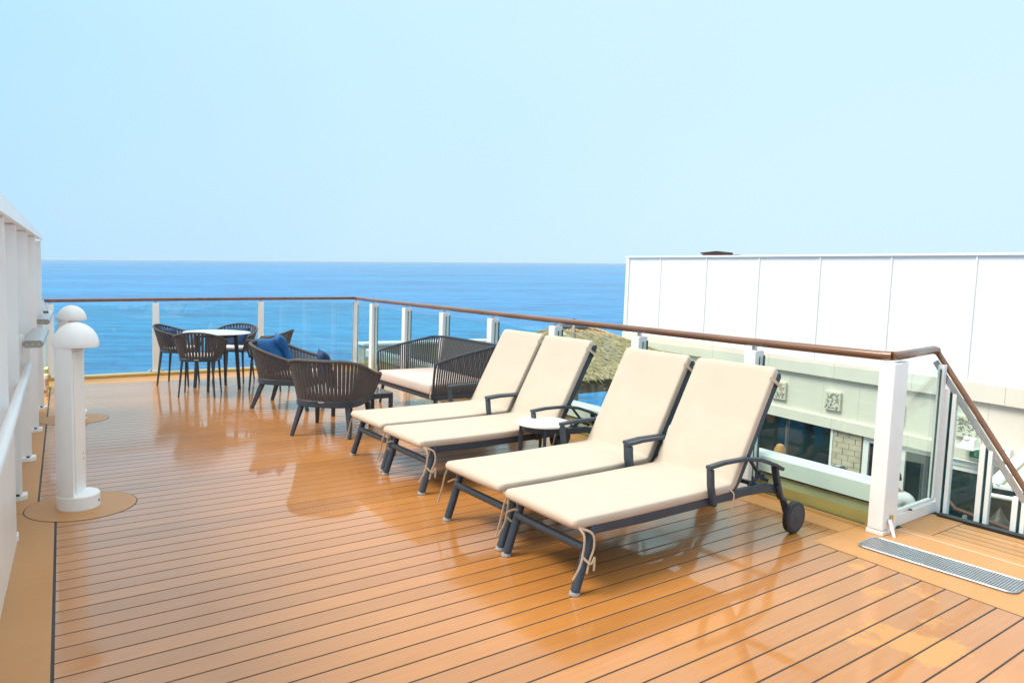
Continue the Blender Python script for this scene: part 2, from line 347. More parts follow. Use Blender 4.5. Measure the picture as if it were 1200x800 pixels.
# smooth margin boards round the planking
def margin(pts, nm='margin_board', m='margin', z0=-.006, z1=0.0):
    return MB().prism(pts, z0, z1).build(nm, M[m], deck)
margin([(-.8, -1.6), (XLb(-1.6)-.003, -1.6), (XLb(5.0)-.003, 5.0), (XLb(5.26)-.003, 5.26), (XLb(5.26)-.003-.5, 5.26)])
margin([(-.1, 5.266), (XLb(5.28)-.003, 5.266), (XLb(10.70)-.003, 10.70), (XLb(10.7)-.4, 10.70)])
margin([(4.036+.0475*(-1.6-1.235), -1.6), (4.79, -1.6), (4.79, YJ), (4.036+.0475*(YJ-1.235), YJ)])
margin([(4.400, YJ+.004), (XR(YJ)+.1, YJ+.004), (XR(10.7)+.1, 10.70), (4.400+.022*(10.7-YJ), 10.70)])
margin([(.25, 10.706), (XR(10.706)+.1, 10.706), (XR(11.44)+.1, 11.44), (.3, 11.22)])
# round pads under the bollards
for (cx, cy, rr) in ((.427, 5.262, .312), (.62, 8.33, .30)):
    MB().prism(circ(cx, cy, rr+.006), -.006, .0006).build('caulk_ring', M['caulk'], deck)
    MB().prism(circ(cx, cy, rr), -.006, .0022).build('round_pad', M['margin'], deck)
# drainage mat
def rrect(x0, y0, x1, y1, r, n=6):
    P = []
    for cx, cy, a in ((x1-r, y1-r, 0), (x0+r, y1-r, 90), (x0+r, y0+r, 180), (x1-r, y0+r, 270)):
        for k in range(n+1): P.append((cx+r*math.cos(R(a+90*k/n)), cy+r*math.sin(R(a+90*k/n))))
    return P
gr = thing('drain_grate', 'long aluminium drain grate with rounded corners set in the deck beside the landing', 'drain grate', (4.385, 1.77, 0), R(2.5))
MB().prism(rrect(-.125, -.42, .125, .42, .05), .0005, .006).build('base_plate', mat('grate_pan', (.20, .25, .31), .4, metal=.5, noise=.1), gr)
mb = MB(); P = rrect(-.122, -.417, .122, .417, .047); mb.tube([(x, y, .010) for x, y in P], .0045, 6, closed=True); mb.build('rim', M['alu'], gr, smooth=True)
mb = MB()
for k in range(58): yy = -.405+k*.0142; hw_ = .117 if abs(yy) < .37 else .117-(abs(yy)-.37)*.9; mb.box((-hw_, yy-.0036, .006), (hw_, yy+.0036, .0105))
tag(mb.build('grate_bar', M['alu'], gr), kind='stuff')
mb = MB()
for k in range(9): xx = -.1+k*.025; mb.box((xx-.002, -.40, .0062), (xx+.002, .40, .0088))
mb.build('cross_wire', M['alu'], gr)

# landing by the stairs: boards laid along the ship
land = MB().prism([(4.80, -1.6), (5.36, -1.6), (5.46, 2.27), (4.80, 2.27)], -.012, -.0020).build('landing', M['caulk']); tag(land, kind='structure')
MB().box((4.79, -1.6, -.006), (4.802, 2.2, .0015)).build('joint_strip', mat('pale_joint', (.62, .5, .38), .6, noise=.05), land)
MB().box((4.804, -1.6, -.006), (4.875, 2.2, 0)).build('margin_board', M['margin'], land)
MB().box((4.879, 2.02, -.006), (5.36, 2.235, 0)).build('margin_board', M['margin'], land)
for k in range(5):
    x0 = 4.880+k*.090
    MB().box((x0, -1.6, -.006), (x0+.080, 2.014, -.0003)).build('plank', M['dryd'], land)
MB().box((5.335, -1.6, -.005), (5.40, 2.19, .016)).build('edge_strip', M['caulk'], land)
# dark sloped edge by the gate foot
# yellow sill along the far railing
sill = MB().prism([(.36, 11.215), (XR(11.43)+.11, 11.435), (XR(11.43)+.11, 11.64), (.36, 11.42)], -.05, .035).build('yellow_sill', M['yellow']); tag(sill, 'long yellow painted sill under the far glass railing', 'sill')
MB().prism([(.36, 11.20), (XR(11.43)+.11, 11.42), (XR(11.43)+.11, 11.434), (.36, 11.214)], -.05, .012).build('drip_edge', M['margin'], sill)

# ------------------------------------------------------------------ hull and lower deck
tag(MB().prism([(-14, -25), (4.9, -25), (4.9, 2.1), (4.8, 11.2), (.3, 11.1), (-.3, 9), (-14, 9)], -27.5, -.31).build('hull', M['hull']), kind='structure')
tag(MB().prism([(4.95, -10), (26, -10), (26, 12.0), (4.95, 12.0)], -27.5, -2.95).build('lower_hull', M['hull']), kind='structure')
ld = MB().box((5.0, -9.8, -2.944), (12.1, 11.9, -2.92)).build('lower_deck', M['caulk']); tag(ld, kind='structure')
mb = MB()
k = 5.0
while k < 12.05: mb.box((k, -9.8, -2.922), (min(k+.115, 12.1), 11.9, -2.9)); k += .12
tag(mb.build('lower_deck_planks', M['ldeck'], ld), kind='stuff')

# ------------------------------------------------------------------ railings
def rail_path(pts, r, name, m, par, n=14): return MB().tube(pts, r, n).build(name, m, par, smooth=True)
RZ = 1.145
FARP = [(.586, 11.322, 1.065), (1.889, 11.453, 1.09), (3.409, 11.51, 1.12), (5.026, 11.522, 1.15)]
def far_pt(x):
    for a, b in zip(FARP, FARP[1:]):
        if x <= b[0]: t = (x-a[0])/(b[0]-a[0]); return Vector(a).lerp(Vector(b), t)
fr = thing('glass_railing', 'glass railing with brown handrail and three white posts across the far end of the deck', 'railing', (0, 0, 0))
MB().bar([(.50, 11.31, 1.066)]+FARP, .062, .045).build('handrail', M['wrail'], fr, smooth=True)
for px_, py_, pz_ in FARP:
    p = MB().box((px_-.045, py_-.03, .03), (px_+.045, py_+.03, pz_-.05), bev=.006).build('post', M['white'], fr)
    MB().box((px_-.012, py_-.012, pz_-.052), (px_+.012, py_+.012, pz_-.015)).build('rail_pin', M['steel'], p)
    MB().box((px_-.10, py_-.055, .036), (px_+.10, py_+.055, .05)).build('foot_plate', M['white'], p)
    for sx in (-1, 1): MB().lathe([(.020, 0), (.020, .022), (.010, .03), (0.001, .03)], 10, (px_+sx*.075, py_-.035, .05)).build('bolt', M['steel'], p, smooth=True)
for a, b in zip(FARP, FARP[1:]):
    mb = MB(); x0, x1 = a[0]+.05, b[0]-.05
    ya, yb = far_pt(x0), far_pt(x1)
    V = [(x0, ya.y-.006, .045), (x1, yb.y-.006, .045), (x1, yb.y+.006, .045), (x0, ya.y+.006, .045),
         (x0, ya.y-.006, ya.z-.07), (x1, yb.y-.006, yb.z-.07), (x1, yb.y+.006, yb.z-.07), (x0, ya.y+.006, ya.z-.07)]
    mb.add(V, [(0,1,5,4), (2,3,7,6)], 0); mb.add(V, [(0,3,2,1), (4,5,6,7), (1,2,6,5), (3,0,4,7)], 1)
    mb.build('glass_panel', None, fr, ms=[M['glass'], M['gedge']])
# side railing
PY = [10.72, 9.46, 8.27, 7.03, 5.78, 4.52, 3.27]
srl = thing('glass_railing', 'long glass railing with glossy brown handrail and white posts running beside the loungers', 'railing')
SP = [(5.026, 11.522, 1.15)]+[(XR(y), y, RZ) for y in (10.8, 9, 7, 5, 3.4)]+[(4.60, 2.30, 1.150), (4.612, 2.235, 1.152)]
rail_path(SP, .030, 'handrail', M['wrail'], srl)
rail_path([(4.612, 2.235, 1.152), (4.66, 2.215, 1.155), (5.0, 2.265, 1.158), (5.41, 2.335, 1.160), (5.45, 2.33, 1.150)], .029, 'handrail', M['wrail'], srl)
for y in PY:
    x = XR(y)
    p = MB().box((x-.055, y-.05, .0), (x+.055, y+.05, 1.085), bev=.006).build('post', M['white'], srl)
    MB().box((x-.014, y-.014, 1.084), (x+.014, y+.014, 1.12)).build('rail_pin', M['steel'], p)
    MB().box((x-.03, y-.05, 1.118), (x+.03, y+.05, 1.124)).build('saddle', M['steel'], p)
    MB().box((x+.044, y-.060, .10), (x+.054, y-.0505, 1.05)).build('gasket', M['gedge'], p)
ys = [11.47]+PY+[2.224]
for a, b in zip(ys, ys[1:]):
    mb = MB(); y0, y1 = b+.064, a-.052; x0, x1 = XR(y0), XR(y1)
    V = [(x0-.006, y0, .03), (x0+.006, y0, .03), (x1+.006, y1, .03), (x1-.006, y1, .03)]; V += [(q[0], q[1], 1.04) for q in V]
    mb.add(V, [(1,2,6,5), (3,0,4,7)], 0); mb.add(V, [(0,3,2,1), (4,5,6,7), (0,1,5,4), (2,3,7,6)], 1)
    mb.build('glass_panel', None, srl, ms=[M['glass'], M['gedge']])
# heavy end post (two leaves) with hinge bracket
p = MB().box((4.565, 2.185, .03), (4.665, 2.285, 1.11), bev=.007).build('end_post', M['white'], srl)
MB().box((4.668, 2.205, .0), (4.79, 2.30, 1.115), bev=.010).build('end_post', M['white'], srl)
MB().box((4.562, 2.180, .0), (4.668, 2.290, .027), bev=.003).build('post_shoe', M['white'], p)
MB().add([(4.615, 2.18, .10), (4.655, 2.18, .10), (4.61, 2.13, .002), (4.595, 2.13, .002), (4.615, 2.173, .10), (4.655, 2.173, .10), (4.61, 2.118, .002), (4.595, 2.118, .002)],
         [(0,1,2,3), (7,6,5,4), (0,4,5,1), (1,5,6,2), (2,6,7,3), (3,7,4,0)]).build('hinge_flap', M['white'], p)
MB().box((4.650, 2.170, .055), (4.672, 2.184, .125), bev=.004).build('latch', M['brass'], p)

# coaming beam outside the glass
cb = thing('coaming_beam', 'long white box beam on an olive painted plate just outside the side glass railing', 'beam')
def ribbon_prism(offs, zs):
    V = []
    for y in (2.35, 11.3):
        for (o, z) in offs: V.append((XR(y)+o, y, z))
    n_ = len(offs); return V, [tuple(range(n_)), tuple(range(2*n_-1, n_-1, -1))]+[(i, i+n_, (i+1) % n_+n_, (i+1) % n_) for i in range(n_)]
mb = MB(); mb.add(*ribbon_prism([(.10, .16), (.24, .16), (.26, .18), (.26, .275), (.24, .295), (.12, .295), (.10, .275)], 0)); mb.build('beam', M['white'], cb)
mb = MB(); mb.add(*ribbon_prism([(.115, .146), (.245, .146), (.245, .1595), (.115, .1595)], 0)); mb.build('drip_seal', M['caulk'], cb)
mb = MB(); mb.add(*ribbon_prism([(.125, -.2), (.235, -.2), (.235, .070), (.125, .070)], 0)); mb.build('olive_plate', M['olive'], cb)
mb = MB(); mb.add(*ribbon_prism([(.130, .0705), (.230, .0705), (.230, .145), (.130, .145)], 0)); mb.build('reflection_band', mat('painted_reflection', (.50, .47, .30), .4, noise=.1, nscale=3), cb)  # reflection in the railing glass, put in as a pale sage coloured strip
# outboard bulwark beyond the far corner
bw = thing('bulwark', 'olive bulwark wall with white cap beyond the far corner of the deck', 'wall')
MB().box((5.50, 12.2, -3.2), (8.3, 12.45, .25)).build('wall', M['olive'], bw)
MB().box((5.46, 12.15, .252), (8.34, 12.5, .30), bev=.01).build('cap', M['white'], bw)

# glazed gate panel between end post and stair
gt = thing('gate_panel', 'short glass panel in a white frame between the big end post and the sloping handrail', 'glass panel')
gx0, gy0, gx1, gy1 = 4.80, 2.25, 5.425, 2.262
def gpt(t, z, o=0): return (lerp(gx0, gx1, t)+.0, lerp(gy0, gy1, t)+o, z)
def gbar(t0, t1, z0, z1, th, nm, m, par=gt):
    V = [gpt(t0, z0, -th), gpt(t1, z0, -th), gpt(t1, z0, th), gpt(t0, z0, th), gpt(t0, z1, -th), gpt(t1, z1, -th), gpt(t1, z1, th), gpt(t0, z1, th)]
    return MB().hexa(V).build(nm, m, par)
gbar(0, 1, .002, .075, .022, 'bottom_rail', M['white']); gbar(0, 1, .085, .105, .012, 'glazing_bead', M['white'])
gbar(.93, 1.0, .106, 1.06, .020, 'stile', M['white']); gbar(.0, .925, .106, 1.03, .005, 'glass_pane', M['glass']); gbar(.925, .9295, .106, 1.03, .006, 'glass_edge', M['gedge'])
gbar(.38, .41, .076, .084, .024, 'drain_hole', M['caulk'])
# stairs and their railing (descending aft, outboard of the landing)
SX = 5.456
def sz(y): return 1.150-(2.33-y)*1.39
st = thing('stair_railing', 'steep brown handrail over glass panels sloping down at the right edge', 'railing')
rail_path([(5.45, 2.33, 1.150), (SX, 2.30, 1.105), (SX, 1.0, sz(1.0)), (SX, .2, sz(.2))], .019, 'handrail', M['wrail'], st)
MB().bar([(SX-.012, 2.33, sz(2.33)-.075), (SX-.012, 1.0, sz(1.0)-.075), (SX-.012, .2, sz(.2)-.075)], .040, .010, up=(1, 0, 0)).build('flat_bar', M['alu'], st)
for y in (2.215, 1.962, 1.745, 1.50, 1.25):
    t_ = sz(y)-.10
    p = MB().box((SX-.02, y, -1.6 if y < 2.1 else -.3), (SX+.02, y+.035, t_), bev=.003).build('post', M['white'], st)
    MB().box((SX-.012, y-.018, -1.6 if y < 2.1 else -.3), (SX+.012, y-.001, t_-.02)).build('gasket', M['gedge'], p)
    MB().box((SX-.02, y-.046, -1.6 if y < 2.1 else -.3), (SX+.02, y-.019, t_-.03), bev=.003).build('clamp_strip', M['white'], p)
for a, b in zip((2.17, 1.917, 1.70, 1.455), (1.998, 1.781, 1.536, 1.286)):
    V = [(SX-.005, b, -1.6), (SX+.005, b, -1.6), (SX+.005, a, -1.6), (SX-.005, a, -1.6), (SX-.005, b, sz(b)-.12), (SX+.005, b, sz(b)-.12), (SX+.005, a, sz(a)-.12), (SX-.005, a, sz(a)-.12)]
    mb = MB(); mb.add(V, [(1,2,6,5), (3,0,4,7)], 0); mb.add(V, [(0,3,2,1), (4,5,6,7), (0,1,5,4), (2,3,7,6)], 1)
    mb.build('glass_panel', None, st, ms=[M['glass'], M['gedge']])
# ------------------------------------------------------------------ windbreak on the left
wb = thing('windbreak_wall', 'tall white steel windbreak with upright ribs along the left edge of the deck', 'wall')
def wtop(y): return 1.89-.0108*(y-4.45)
V = []
for yy in (1.0, 4.72): V += [(XW(yy)-.10, yy), ]
mb = MB()
def wbox(y0, y1, a0, a1, z0, z1f, nm, m=M['white'], bev=None):
    V = [(XW(y0)+a0, y0, z0), (XW(y0)+a1, y0, z0), (XW(y1)+a1, y1, z0), (XW(y1)+a0, y1, z0)]
    V += [(XW(y0)+a0, y0, z1f(y0)), (XW(y0)+a1, y0, z1f(y0)), (XW(y1)+a1, y1, z1f(y1)), (XW(y1)+a0, y1, z1f(y1))]
    return MB().hexa(V).build(nm, m, wb)
wbox(1.2, 4.70, -.16, .016, .001, lambda y: .62, 'lower_panel')
wbox(1.2, 8.95, -.20, -.165, .0015, lambda y: wtop(y)-.05, 'back_sheet')
wbox(1.2, 9.0, -.21, .012, 1.84-.05, lambda y: wtop(y), 'top_cap')
bpy.data.objects.remove(wb.children[-1])
wbox(1.2, 9.0, -.215, .012, 1.80, lambda y: wtop(y), 'top_cap')
for y in (3.3, 4.05, 4.76, 5.60, 6.70, 7.85, 9.02):
    rb = wbox(y, y+.05, -.164, -.012, .03 if y > 4.7 else .63, lambda q: 1.797, 'rib')
    if y > 4.7:
        rb2 = wbox(y-.012, y-.001, -.10, -.008, .03, lambda q: 1.79, 'rib_flange')
        b_ = MB().prism([(XW(y)-.16, y-.05), (XW(y)-.02, y-.05), (XW(y)+.02, y-.02), (XW(y)+.02, y+.06), (XW(y)-.16, y+.06)], .001, .030).build('base_plate', M['white'], wb)
        MB().lathe([(.012, 0), (.012, .010), (.001, .012)], 8, (XW(y)-.035, y-.03, .030)).build('bolt', M['caulk'], b_, smooth=True)
MB().tube([(-.10, 2.2, .75), (.003, 3.657, .75), (.10, 5.2, .75), (.20, 6.72, .75)], .028, 12).build('hand_pipe', M['white'], wb, smooth=True)
# panel joints
wbox(1.2, 9.0, -.164, -.155, 1.02, lambda y: 1.05, 'stringer')
# lamps
def stadium(wd, h, n=8):
    r = h/2; P = []
    for k in range(n+1): a = -math.pi/2+math.pi*k/n; P.append((wd/2-r+r*math.cos(a), r*math.sin(a)))
    for k in range(n+1): a = math.pi/2+math.pi*k/n; P.append((-wd/2+r+r*math.cos(a), r*math.sin(a)))
    return P
def wall_lamp(x, y, z, label, ln=1.15, wd=.125):
    t = thing('wall_light', label, 'wall light', (x, y, z), -R(4.5), 'aluminium lights on the windbreak wall')
    MB().sweep([(0, 0, 0), (0, ln, 0)], stadium(wd, .052)).build('housing', M['alu'], t, smooth=True)
    MB().sweep([(0, -.006, 0), (0, -.0005, 0)], stadium(wd*.96, .046)).build('end_cap', mat('lamp_cap', (.36, .33, .28), .5, noise=.2), t, smooth=True)
    for k in (-1, 0, 1): MB().lathe([(.006, 0), (.006, .003)], 8, (0, 0, 0)).build('screw', M['steel'], t).matrix_local = Matrix.Translation((k*.035, -.006, 0)) @ Matrix.Rotation(R(90), 4, 'X')
    MB().box((-.19, .12, -.09), (-.064, .16, .05), bev=.004).build('bracket', M['white'], t)
    MB().box((-.20, ln-.2, -.06), (-.064, ln-.16, .05), bev=.004).build('bracket', M['white'], t)
    return t
wall_lamp(.202, 5.86, 1.00, 'nearer grey aluminium wall light with oval end cap on the windbreak')
wall_lamp(.362, 8.11, 1.00, 'farther grey aluminium wall light on the windbreak just left of the rear bollard', ln=1.6, wd=.115)
# short end rail joining windbreak and far railing
er = thing('glass_railing', 'short glass panel closing the far left corner beside the windbreak', 'railing')
MB().bar([(XW(9.1)+.02, 9.1, 1.03), (.50, 11.30, 1.06)], .05, .04).build('handrail', M['wrail'], er)
V = [(XW(9.1)+.015, 9.1, .05), (XW(9.1)+.025, 9.1, .05), (.525, 11.28, .05), (.515, 11.28, .05)]; V += [(a, b, .98) for a, b, c in V]
MB().hexa(V).build('glass_panel', M['glass'], er)
MB().box((.475, 11.24, .03), (.535, 11.30, 1.03), bev=.004).build('post', M['white'], er)
fit = thing('hose_fitting', 'small brass valve with pinkish hose end at the foot of the windbreak', 'valve', (.50, 10.55, 0))
MB().lathe([(.05, 0), (.05, .02), (.02, .03), (.02, .12), (.045, .13), (.045, .17), (.02, .19), (.02, .24), (.035, .25), (.001, .28)], 12).build('body', M['brass'], fit, smooth=True)
MB().tube([(0, 0, .15), (-.06, -.4, .14), (-.06, -.6, .05)], .03, 8).build('hose', M['rosy'], fit, smooth=True)

# ------------------------------------------------------------------ bollard lights
def bollard(label):
    t = thing('bollard_light', label, 'bollard light', group='white bollard lights by the windbreak')
    # column: round tube cut flat on the side facing the deck; base disc; half-dome head
    MB().lathe([(.122, .001), (.122, .07), (.116, .076), (.001, .076)], 40).build('base', M['wframe'], t, smooth=True)
    a = [R(86+188*k/26) for k in range(27)]
    sec = [(.119*math.cos(q), .119*math.sin(q)) for q in a]
    MB().prism(sec, .076, .872).build('column', M['wframe'], t, smooth=True, angle=30)
    r0 = .119*math.cos(R(86))
    MB().prism([(r0+.001, -.083), (r0+.007, -.083), (r0+.007, .083), (r0+.001, .083)], .09, .85).build('access_panel', M['wframe'], t)
    for zz in (.28, .25): MB().box((r0+.007, .050, zz), (r0+.010, .056, zz+.006)).build('screw', M['foot'], t)
    MB().box((.118, -.02, .03), (.125, -.01, .04)).build('set_screw', M['caulk'], t)
    prof = [(.02, .873), (.126, .873), (.129, .885)]+[(.129*math.cos(R(q)), .885+.118*math.sin(R(q))) for q in (8, 18, 30, 42, 54, 66, 78, 86)]+[(.001, 1.0035)]
    MB().lathe(prof, 48).build('dome', M['wframe'], t, smooth=True, angle=50)
    MB().lathe([(.05, .868), (.10, .868), (.10, .8728), (.05, .8728)], 24).build('lens_ring', M['foot'], t, smooth=True)
    return t
b1 = bollard('nearer and larger white dome-topped bollard light standing on its round tan pad'); b1.location = (.408, 5.262, .001); b1.rotation_euler = (0, 0, R(-22)); b1.scale = (1, 1, 1.185)
b2 = copy_tree(b1); b2['label'] = 'farther white dome-topped bollard light, its dome just left behind the nearer one'
b2.location = (.615, 8.33, .001); b2.scale = (1, 1, 1.145)

# ------------------------------------------------------------------ sun loungers
def cushion_mesh(path, wd, th, rnd=.05):
    """one long pad following the path (x, z) of its mid surface"""
    pts = [Vector((x, 0, z)) for x, z in path]
    # resample
    L = [0]
    for a, b in zip(pts, pts[1:]): L.append(L[-1]+(b-a).length)
    N_ = 96; tot = L[-1]; P = []; S = []
    for i in range(N_+1):
        u = i/N_; s = tot*u
        # finer near the ends
        s = tot*(u-.06*math.sin(2*math.pi*u)/1.0*.9)
        for k in range(len(L)-1):
            if s <= L[k+1]+1e-9: P.append(pts[k].lerp(pts[k+1], (s-L[k])/(L[k+1]-L[k]))); break
        dE = min(s, tot-s)
        q = 1-(1-min(1, dE/rnd))**2; kw = 1-.055*(1-math.sqrt(max(0, q))); kh = .35+.65*math.sqrt(max(0, 1-(1-min(1, dE/(th*.55)))**2))
        S.append((kw, kh))
    sec = []; n_ = 28
    for i in range(n_):
        a = 2*math.pi*i/n_; c, s_ = math.cos(a), math.sin(a)
        ex = .22; sec.append((wd/2*math.copysign(abs(c)**ex, c), th/2*math.copysign(abs(s_)**(.32), s_)*(1.0)))
    return MB().sweep(P, sec, up=(0, 0, 1) if False else (-.5, 0, .87), scales=S)
def make_lounger():
    t = thing('sun_lounger', 'x', 'sun lounger', group='sun loungers lined up beside the glass railing')
    W = .285
    for s in (-1, 1):
        f = MB().bar([(.105, s*W, .318), (.5, s*W, .312), (1.0, s*W, .318), (1.35, s*W, .325), (1.58, s*W, .318), (1.70, s*W, .285)], .032, .052).build('side_rail', M['slate'], t, smooth=True)
        lg = MB().sweep([(.020, s*(W+.008), .018), (.055, s*(W+.008), .12), (.122, s*(W+.005), .335)], [(.024*math.cos(a), .026*math.sin(a)) for a in [2*math.pi*k/12 for k in range(12)]], up=(0, 1, 0)).build('leg', M['slate'], t, smooth=True)
        MB().lathe([(.026, 0), (.029, .004), (.027, .016), (.001, .016)], 12, (.016, s*(W+.008), 0)).build('foot_cap', M['foot'], lg, smooth=True)
        # rear leg and wheel
        MB().bar([(1.655, s*(W+.02), .33), (1.715, s*(W+.02), .235), (1.74, s*(W+.02), .225), (1.80, s*(W+.02), .105)], .028, .040, up=(0, 1, 0)).build('rear_leg', M['slate'], t, smooth=True)
        wh = MB().lathe([(.001, 0), (.094, 0), (.103, .006), (.103, .034), (.094, .040), (.001, .040)], 36).build('wheel', M['tyre'], t, smooth=True, angle=30)
        wh.matrix_local = Matrix.Translation((1.815, s*(W+.038)+(0 if s > 0 else 0), .1045)) @ Matrix.Rotation(R(-90*s), 4, 'X')
        hb = MB().lathe([(.001, .0402), (.080, .0402), (.078, .0425), (.02, .043), (.018, .046), (.001, .046)], 30).build('hub_cap', M['slate'], wh, smooth=True, angle=30)
        # armrest
        ar = MB().bar([(1.030, s*(W+.035), .30), (.995, s*(W+.035), .42), (.985, s*(W+.035), .515)], .028, .042, up=(0, 1, 0)).build('arm_post', M['slate'], t, smooth=True)
        MB().bar([(.965, s*(W+.035), .530), (1.10, s*(W+.035), .541), (1.28, s*(W+.035), .541), (1.45, s*(W+.035), .518), (1.60, s*(W+.035), .468), (1.685, s*(W+.035), .43)], .036, .022).build('armrest', M['slate'], t, smooth=True)
        MB().bar([(1.625, s*(W+.022), .452), (1.655, s*(W+.022), .36), (1.70, s*(W+.022), .25)], .026, .044, up=(0, 1, 0)).build('rear_post', M['slate'], t, smooth=True)
        # back frame and adjusting strut with notches
        MB().bar([(1.255, s*(W-.01), .352), (1.30, s*(W-.01), .405), (1.645, s*(W-.01), 1.015)], .028, .046, up=(-1, 0, .4)).build('back_frame', M['slate'], t, smooth=True)
        MB().bar([(1.40, s*(W-.045), .56), (1.60, s*(W-.045), .355)], .014, .022, up=(0, 1, 0)).build('strut', M['slate'], t, smooth=True)
        rk = MB().bar([(1.44, s*(W-.03), .335), (1.54, s*(W-.03), .385), (1.64, s*(W-.03), .345)], .010, .024, up=(0, 0, 1))
        for k in range(4): rk.box((1.475+k*.035, s*(W-.03)-.005, .385-.02*abs(k-1.5)), (1.489+k*.035, s*(W-.03)+.005, .425-.02*abs(k-1.5)))
        rk.build('notched_rack', M['slate'], t)
    MB().tube([(.078, -W, .225), (.078, W, .225)], .022, 12, up=(1, 0, 0)).build('cross_tube', M['slate'], t, smooth=True)
    MB().tube([(.122, -W, .318), (.122, W, .318)], .018, 10, up=(1, 0, 0)).build('cross_tube', M['slate'], t, smooth=True)
    MB().tube([(1.68, -W, .285), (1.68, W, .285)], .016, 10, up=(1, 0, 0)).build('cross_tube', M['slate'], t, smooth=True)
    MB().tube([(1.645, -W, 1.012), (1.645, W, 1.012)], .018, 10, up=(1, 0, 0)).build('cross_tube', M['slate'], t, smooth=True)
    for k in range(9):
        x = .2+k*.125; MB().box((x, -W+.012, .318), (x+.085, W-.012, .328)).build('slat', M['slate'], t)
    for k in range(6):
        u = .08+k*.15; x, z = lerp(1.30, 1.645, u), lerp(.405, 1.015, u)
        MB().bar([(x-.012, -W+.02, z+.007), (x-.012, W-.02, z+.007)], .012, .07, up=(.5, 0, .87)).build('slat', M['slate'], t)
    path = [(-.012, .362), (.3, .360), (.7, .362), (1.05, .366), (1.20, .370), (1.226, .378), (1.243, .405), (1.27, .458), (1.575, 1.022), (1.60, 1.066)]
    c = cushion_mesh(path, .605, .064).build('cushion', M['cushion'], t, smooth=True, angle=70)
    # ribbons
    s = -1; yc = s*.300
    def rib(P, w_=.012):
        Q = [Vector(p) for p in P]; Q = [Q[0]]+Q+[Q[-1]]; O_ = []
        for i in range(1, len(Q)-2):
            for k in range(5):
                u = k/5; a, b, c_, d = Q[i-1], Q[i], Q[i+1], Q[i+2]
                O_.append(.5*((2*b)+(c_-a)*u+(2*a-5*b+4*c_-d)*u*u+(3*b-3*c_+d-a)*u**3))
        P = O_+[Q[-1]]
        return MB().bar(P, w_, .003, up=(0, 1, 0)).build('ribbon', M['ribbon'], c, smooth=True)
    rib([(.02, yc, .345), (.04, yc-.022, .30), (.03, yc-.028, .22), (.01, yc-.032, .16), (-.03, yc-.030, .10)])
    rib([(.02, yc, .345), (.09, yc-.024, .31), (.10, yc-.030, .24), (.07, yc-.036, .18), (.055, yc-.034, .115)])
    rib([(.03, yc-.03, .20), (.07, yc-.045, .165), (.10, yc-.038, .19), (.10, yc-.036, .12)])
    yc = .300
    rib([(.03, yc+.02, .24), (.055, yc-.01, .262), (.09, yc-.02, .25), (.10, yc+.02, .21)])
    rib([(.02, yc, .345), (.0, yc+.01, .29), (-.02, yc+.012, .2), (-.045, yc+.012, .12)])
    for s in (-1, 1):
        rib([(1.19, s*.300, .37), (1.215, s*.318, .34), (1.205, s*.325, .29), (1.185, s*.325, .22), (1.17, s*.322, .15)], .008)
        rib([(1.535, s*.295, 1.01), (1.575, s*.308, .985), (1.625, s*.305, .955), (1.655, s*.285, .96)], .022)
        rib([(1.60, s*.31, .965), (1.62, s*.325, .93), (1.60, s*.32, .895)], .012)
    return t
LG = make_lounger()
SPOT = [(2.29, 2.865, 0, 'nearest sun lounger with cream cushion, its tan ribbons hanging from the front corner'),
        (2.31, 3.545, .6, 'second sun lounger from the front, its cream cushion touching the nearest one'),
        (2.43, 4.70, 0, 'third sun lounger from the front, behind the small round white side table'),
        (2.455, 5.385, 0, 'farthest sun lounger, the one closest to the rope lounge chair and sofa')]
for i, (x, y, a, lab) in enumerate(SPOT):
    o = LG if i == 0 else copy_tree(LG)
    o.location = (x, y, 0); o.rotation_euler = (0, 0, R(a)); o['label'] = lab

# ------------------------------------------------------------------ round side table
def round_table(name, label, cat, r, h, legr, top_t, lw, splay):
    t = thing(name, label, cat)
    MB().lathe([(.001, h-top_t), (r-.004, h-top_t), (r, h-top_t+.004), (r, h-.004), (r-.004, h), (.001, h)], 56).build('tabletop', M['tabletop'], t, smooth=True, angle=30)
    MB().lathe([(legr-.004, h-top_t-.045), (legr+.004, h-top_t-.045), (legr+.004, h-top_t-.001), (legr-.004, h-top_t-.001)], 32).build('apron', M['slate'], t, smooth=True, angle=30)
    for k in range(4):
        a = math.pi/2*k+math.pi/4; c, s = math.cos(a), math.sin(a)
        MB().bar([(legr*c, legr*s, h-top_t-.001), ((legr+splay)*c, (legr+splay)*s, 0.001)], lw, lw*.7, up=(-s, c, 0), scales=[1, .75]).build('leg', M['slate'], t, smooth=True)
    return t
t = round_table('side_table', 'small round white side table between the second and third loungers', 'side table', .212, .475, .165, .018, .036, .01); t.location = (3.40, 4.235, 0); t.rotation_euler = (0, 0, R(12))
t = round_table('dining_table', 'round white dining table among the four rope chairs', 'table', .41, .745, .24, .014, .05, .05); t.location = (2.335, 9.76, 0); t.rotation_euler = (0, 0, R(10))

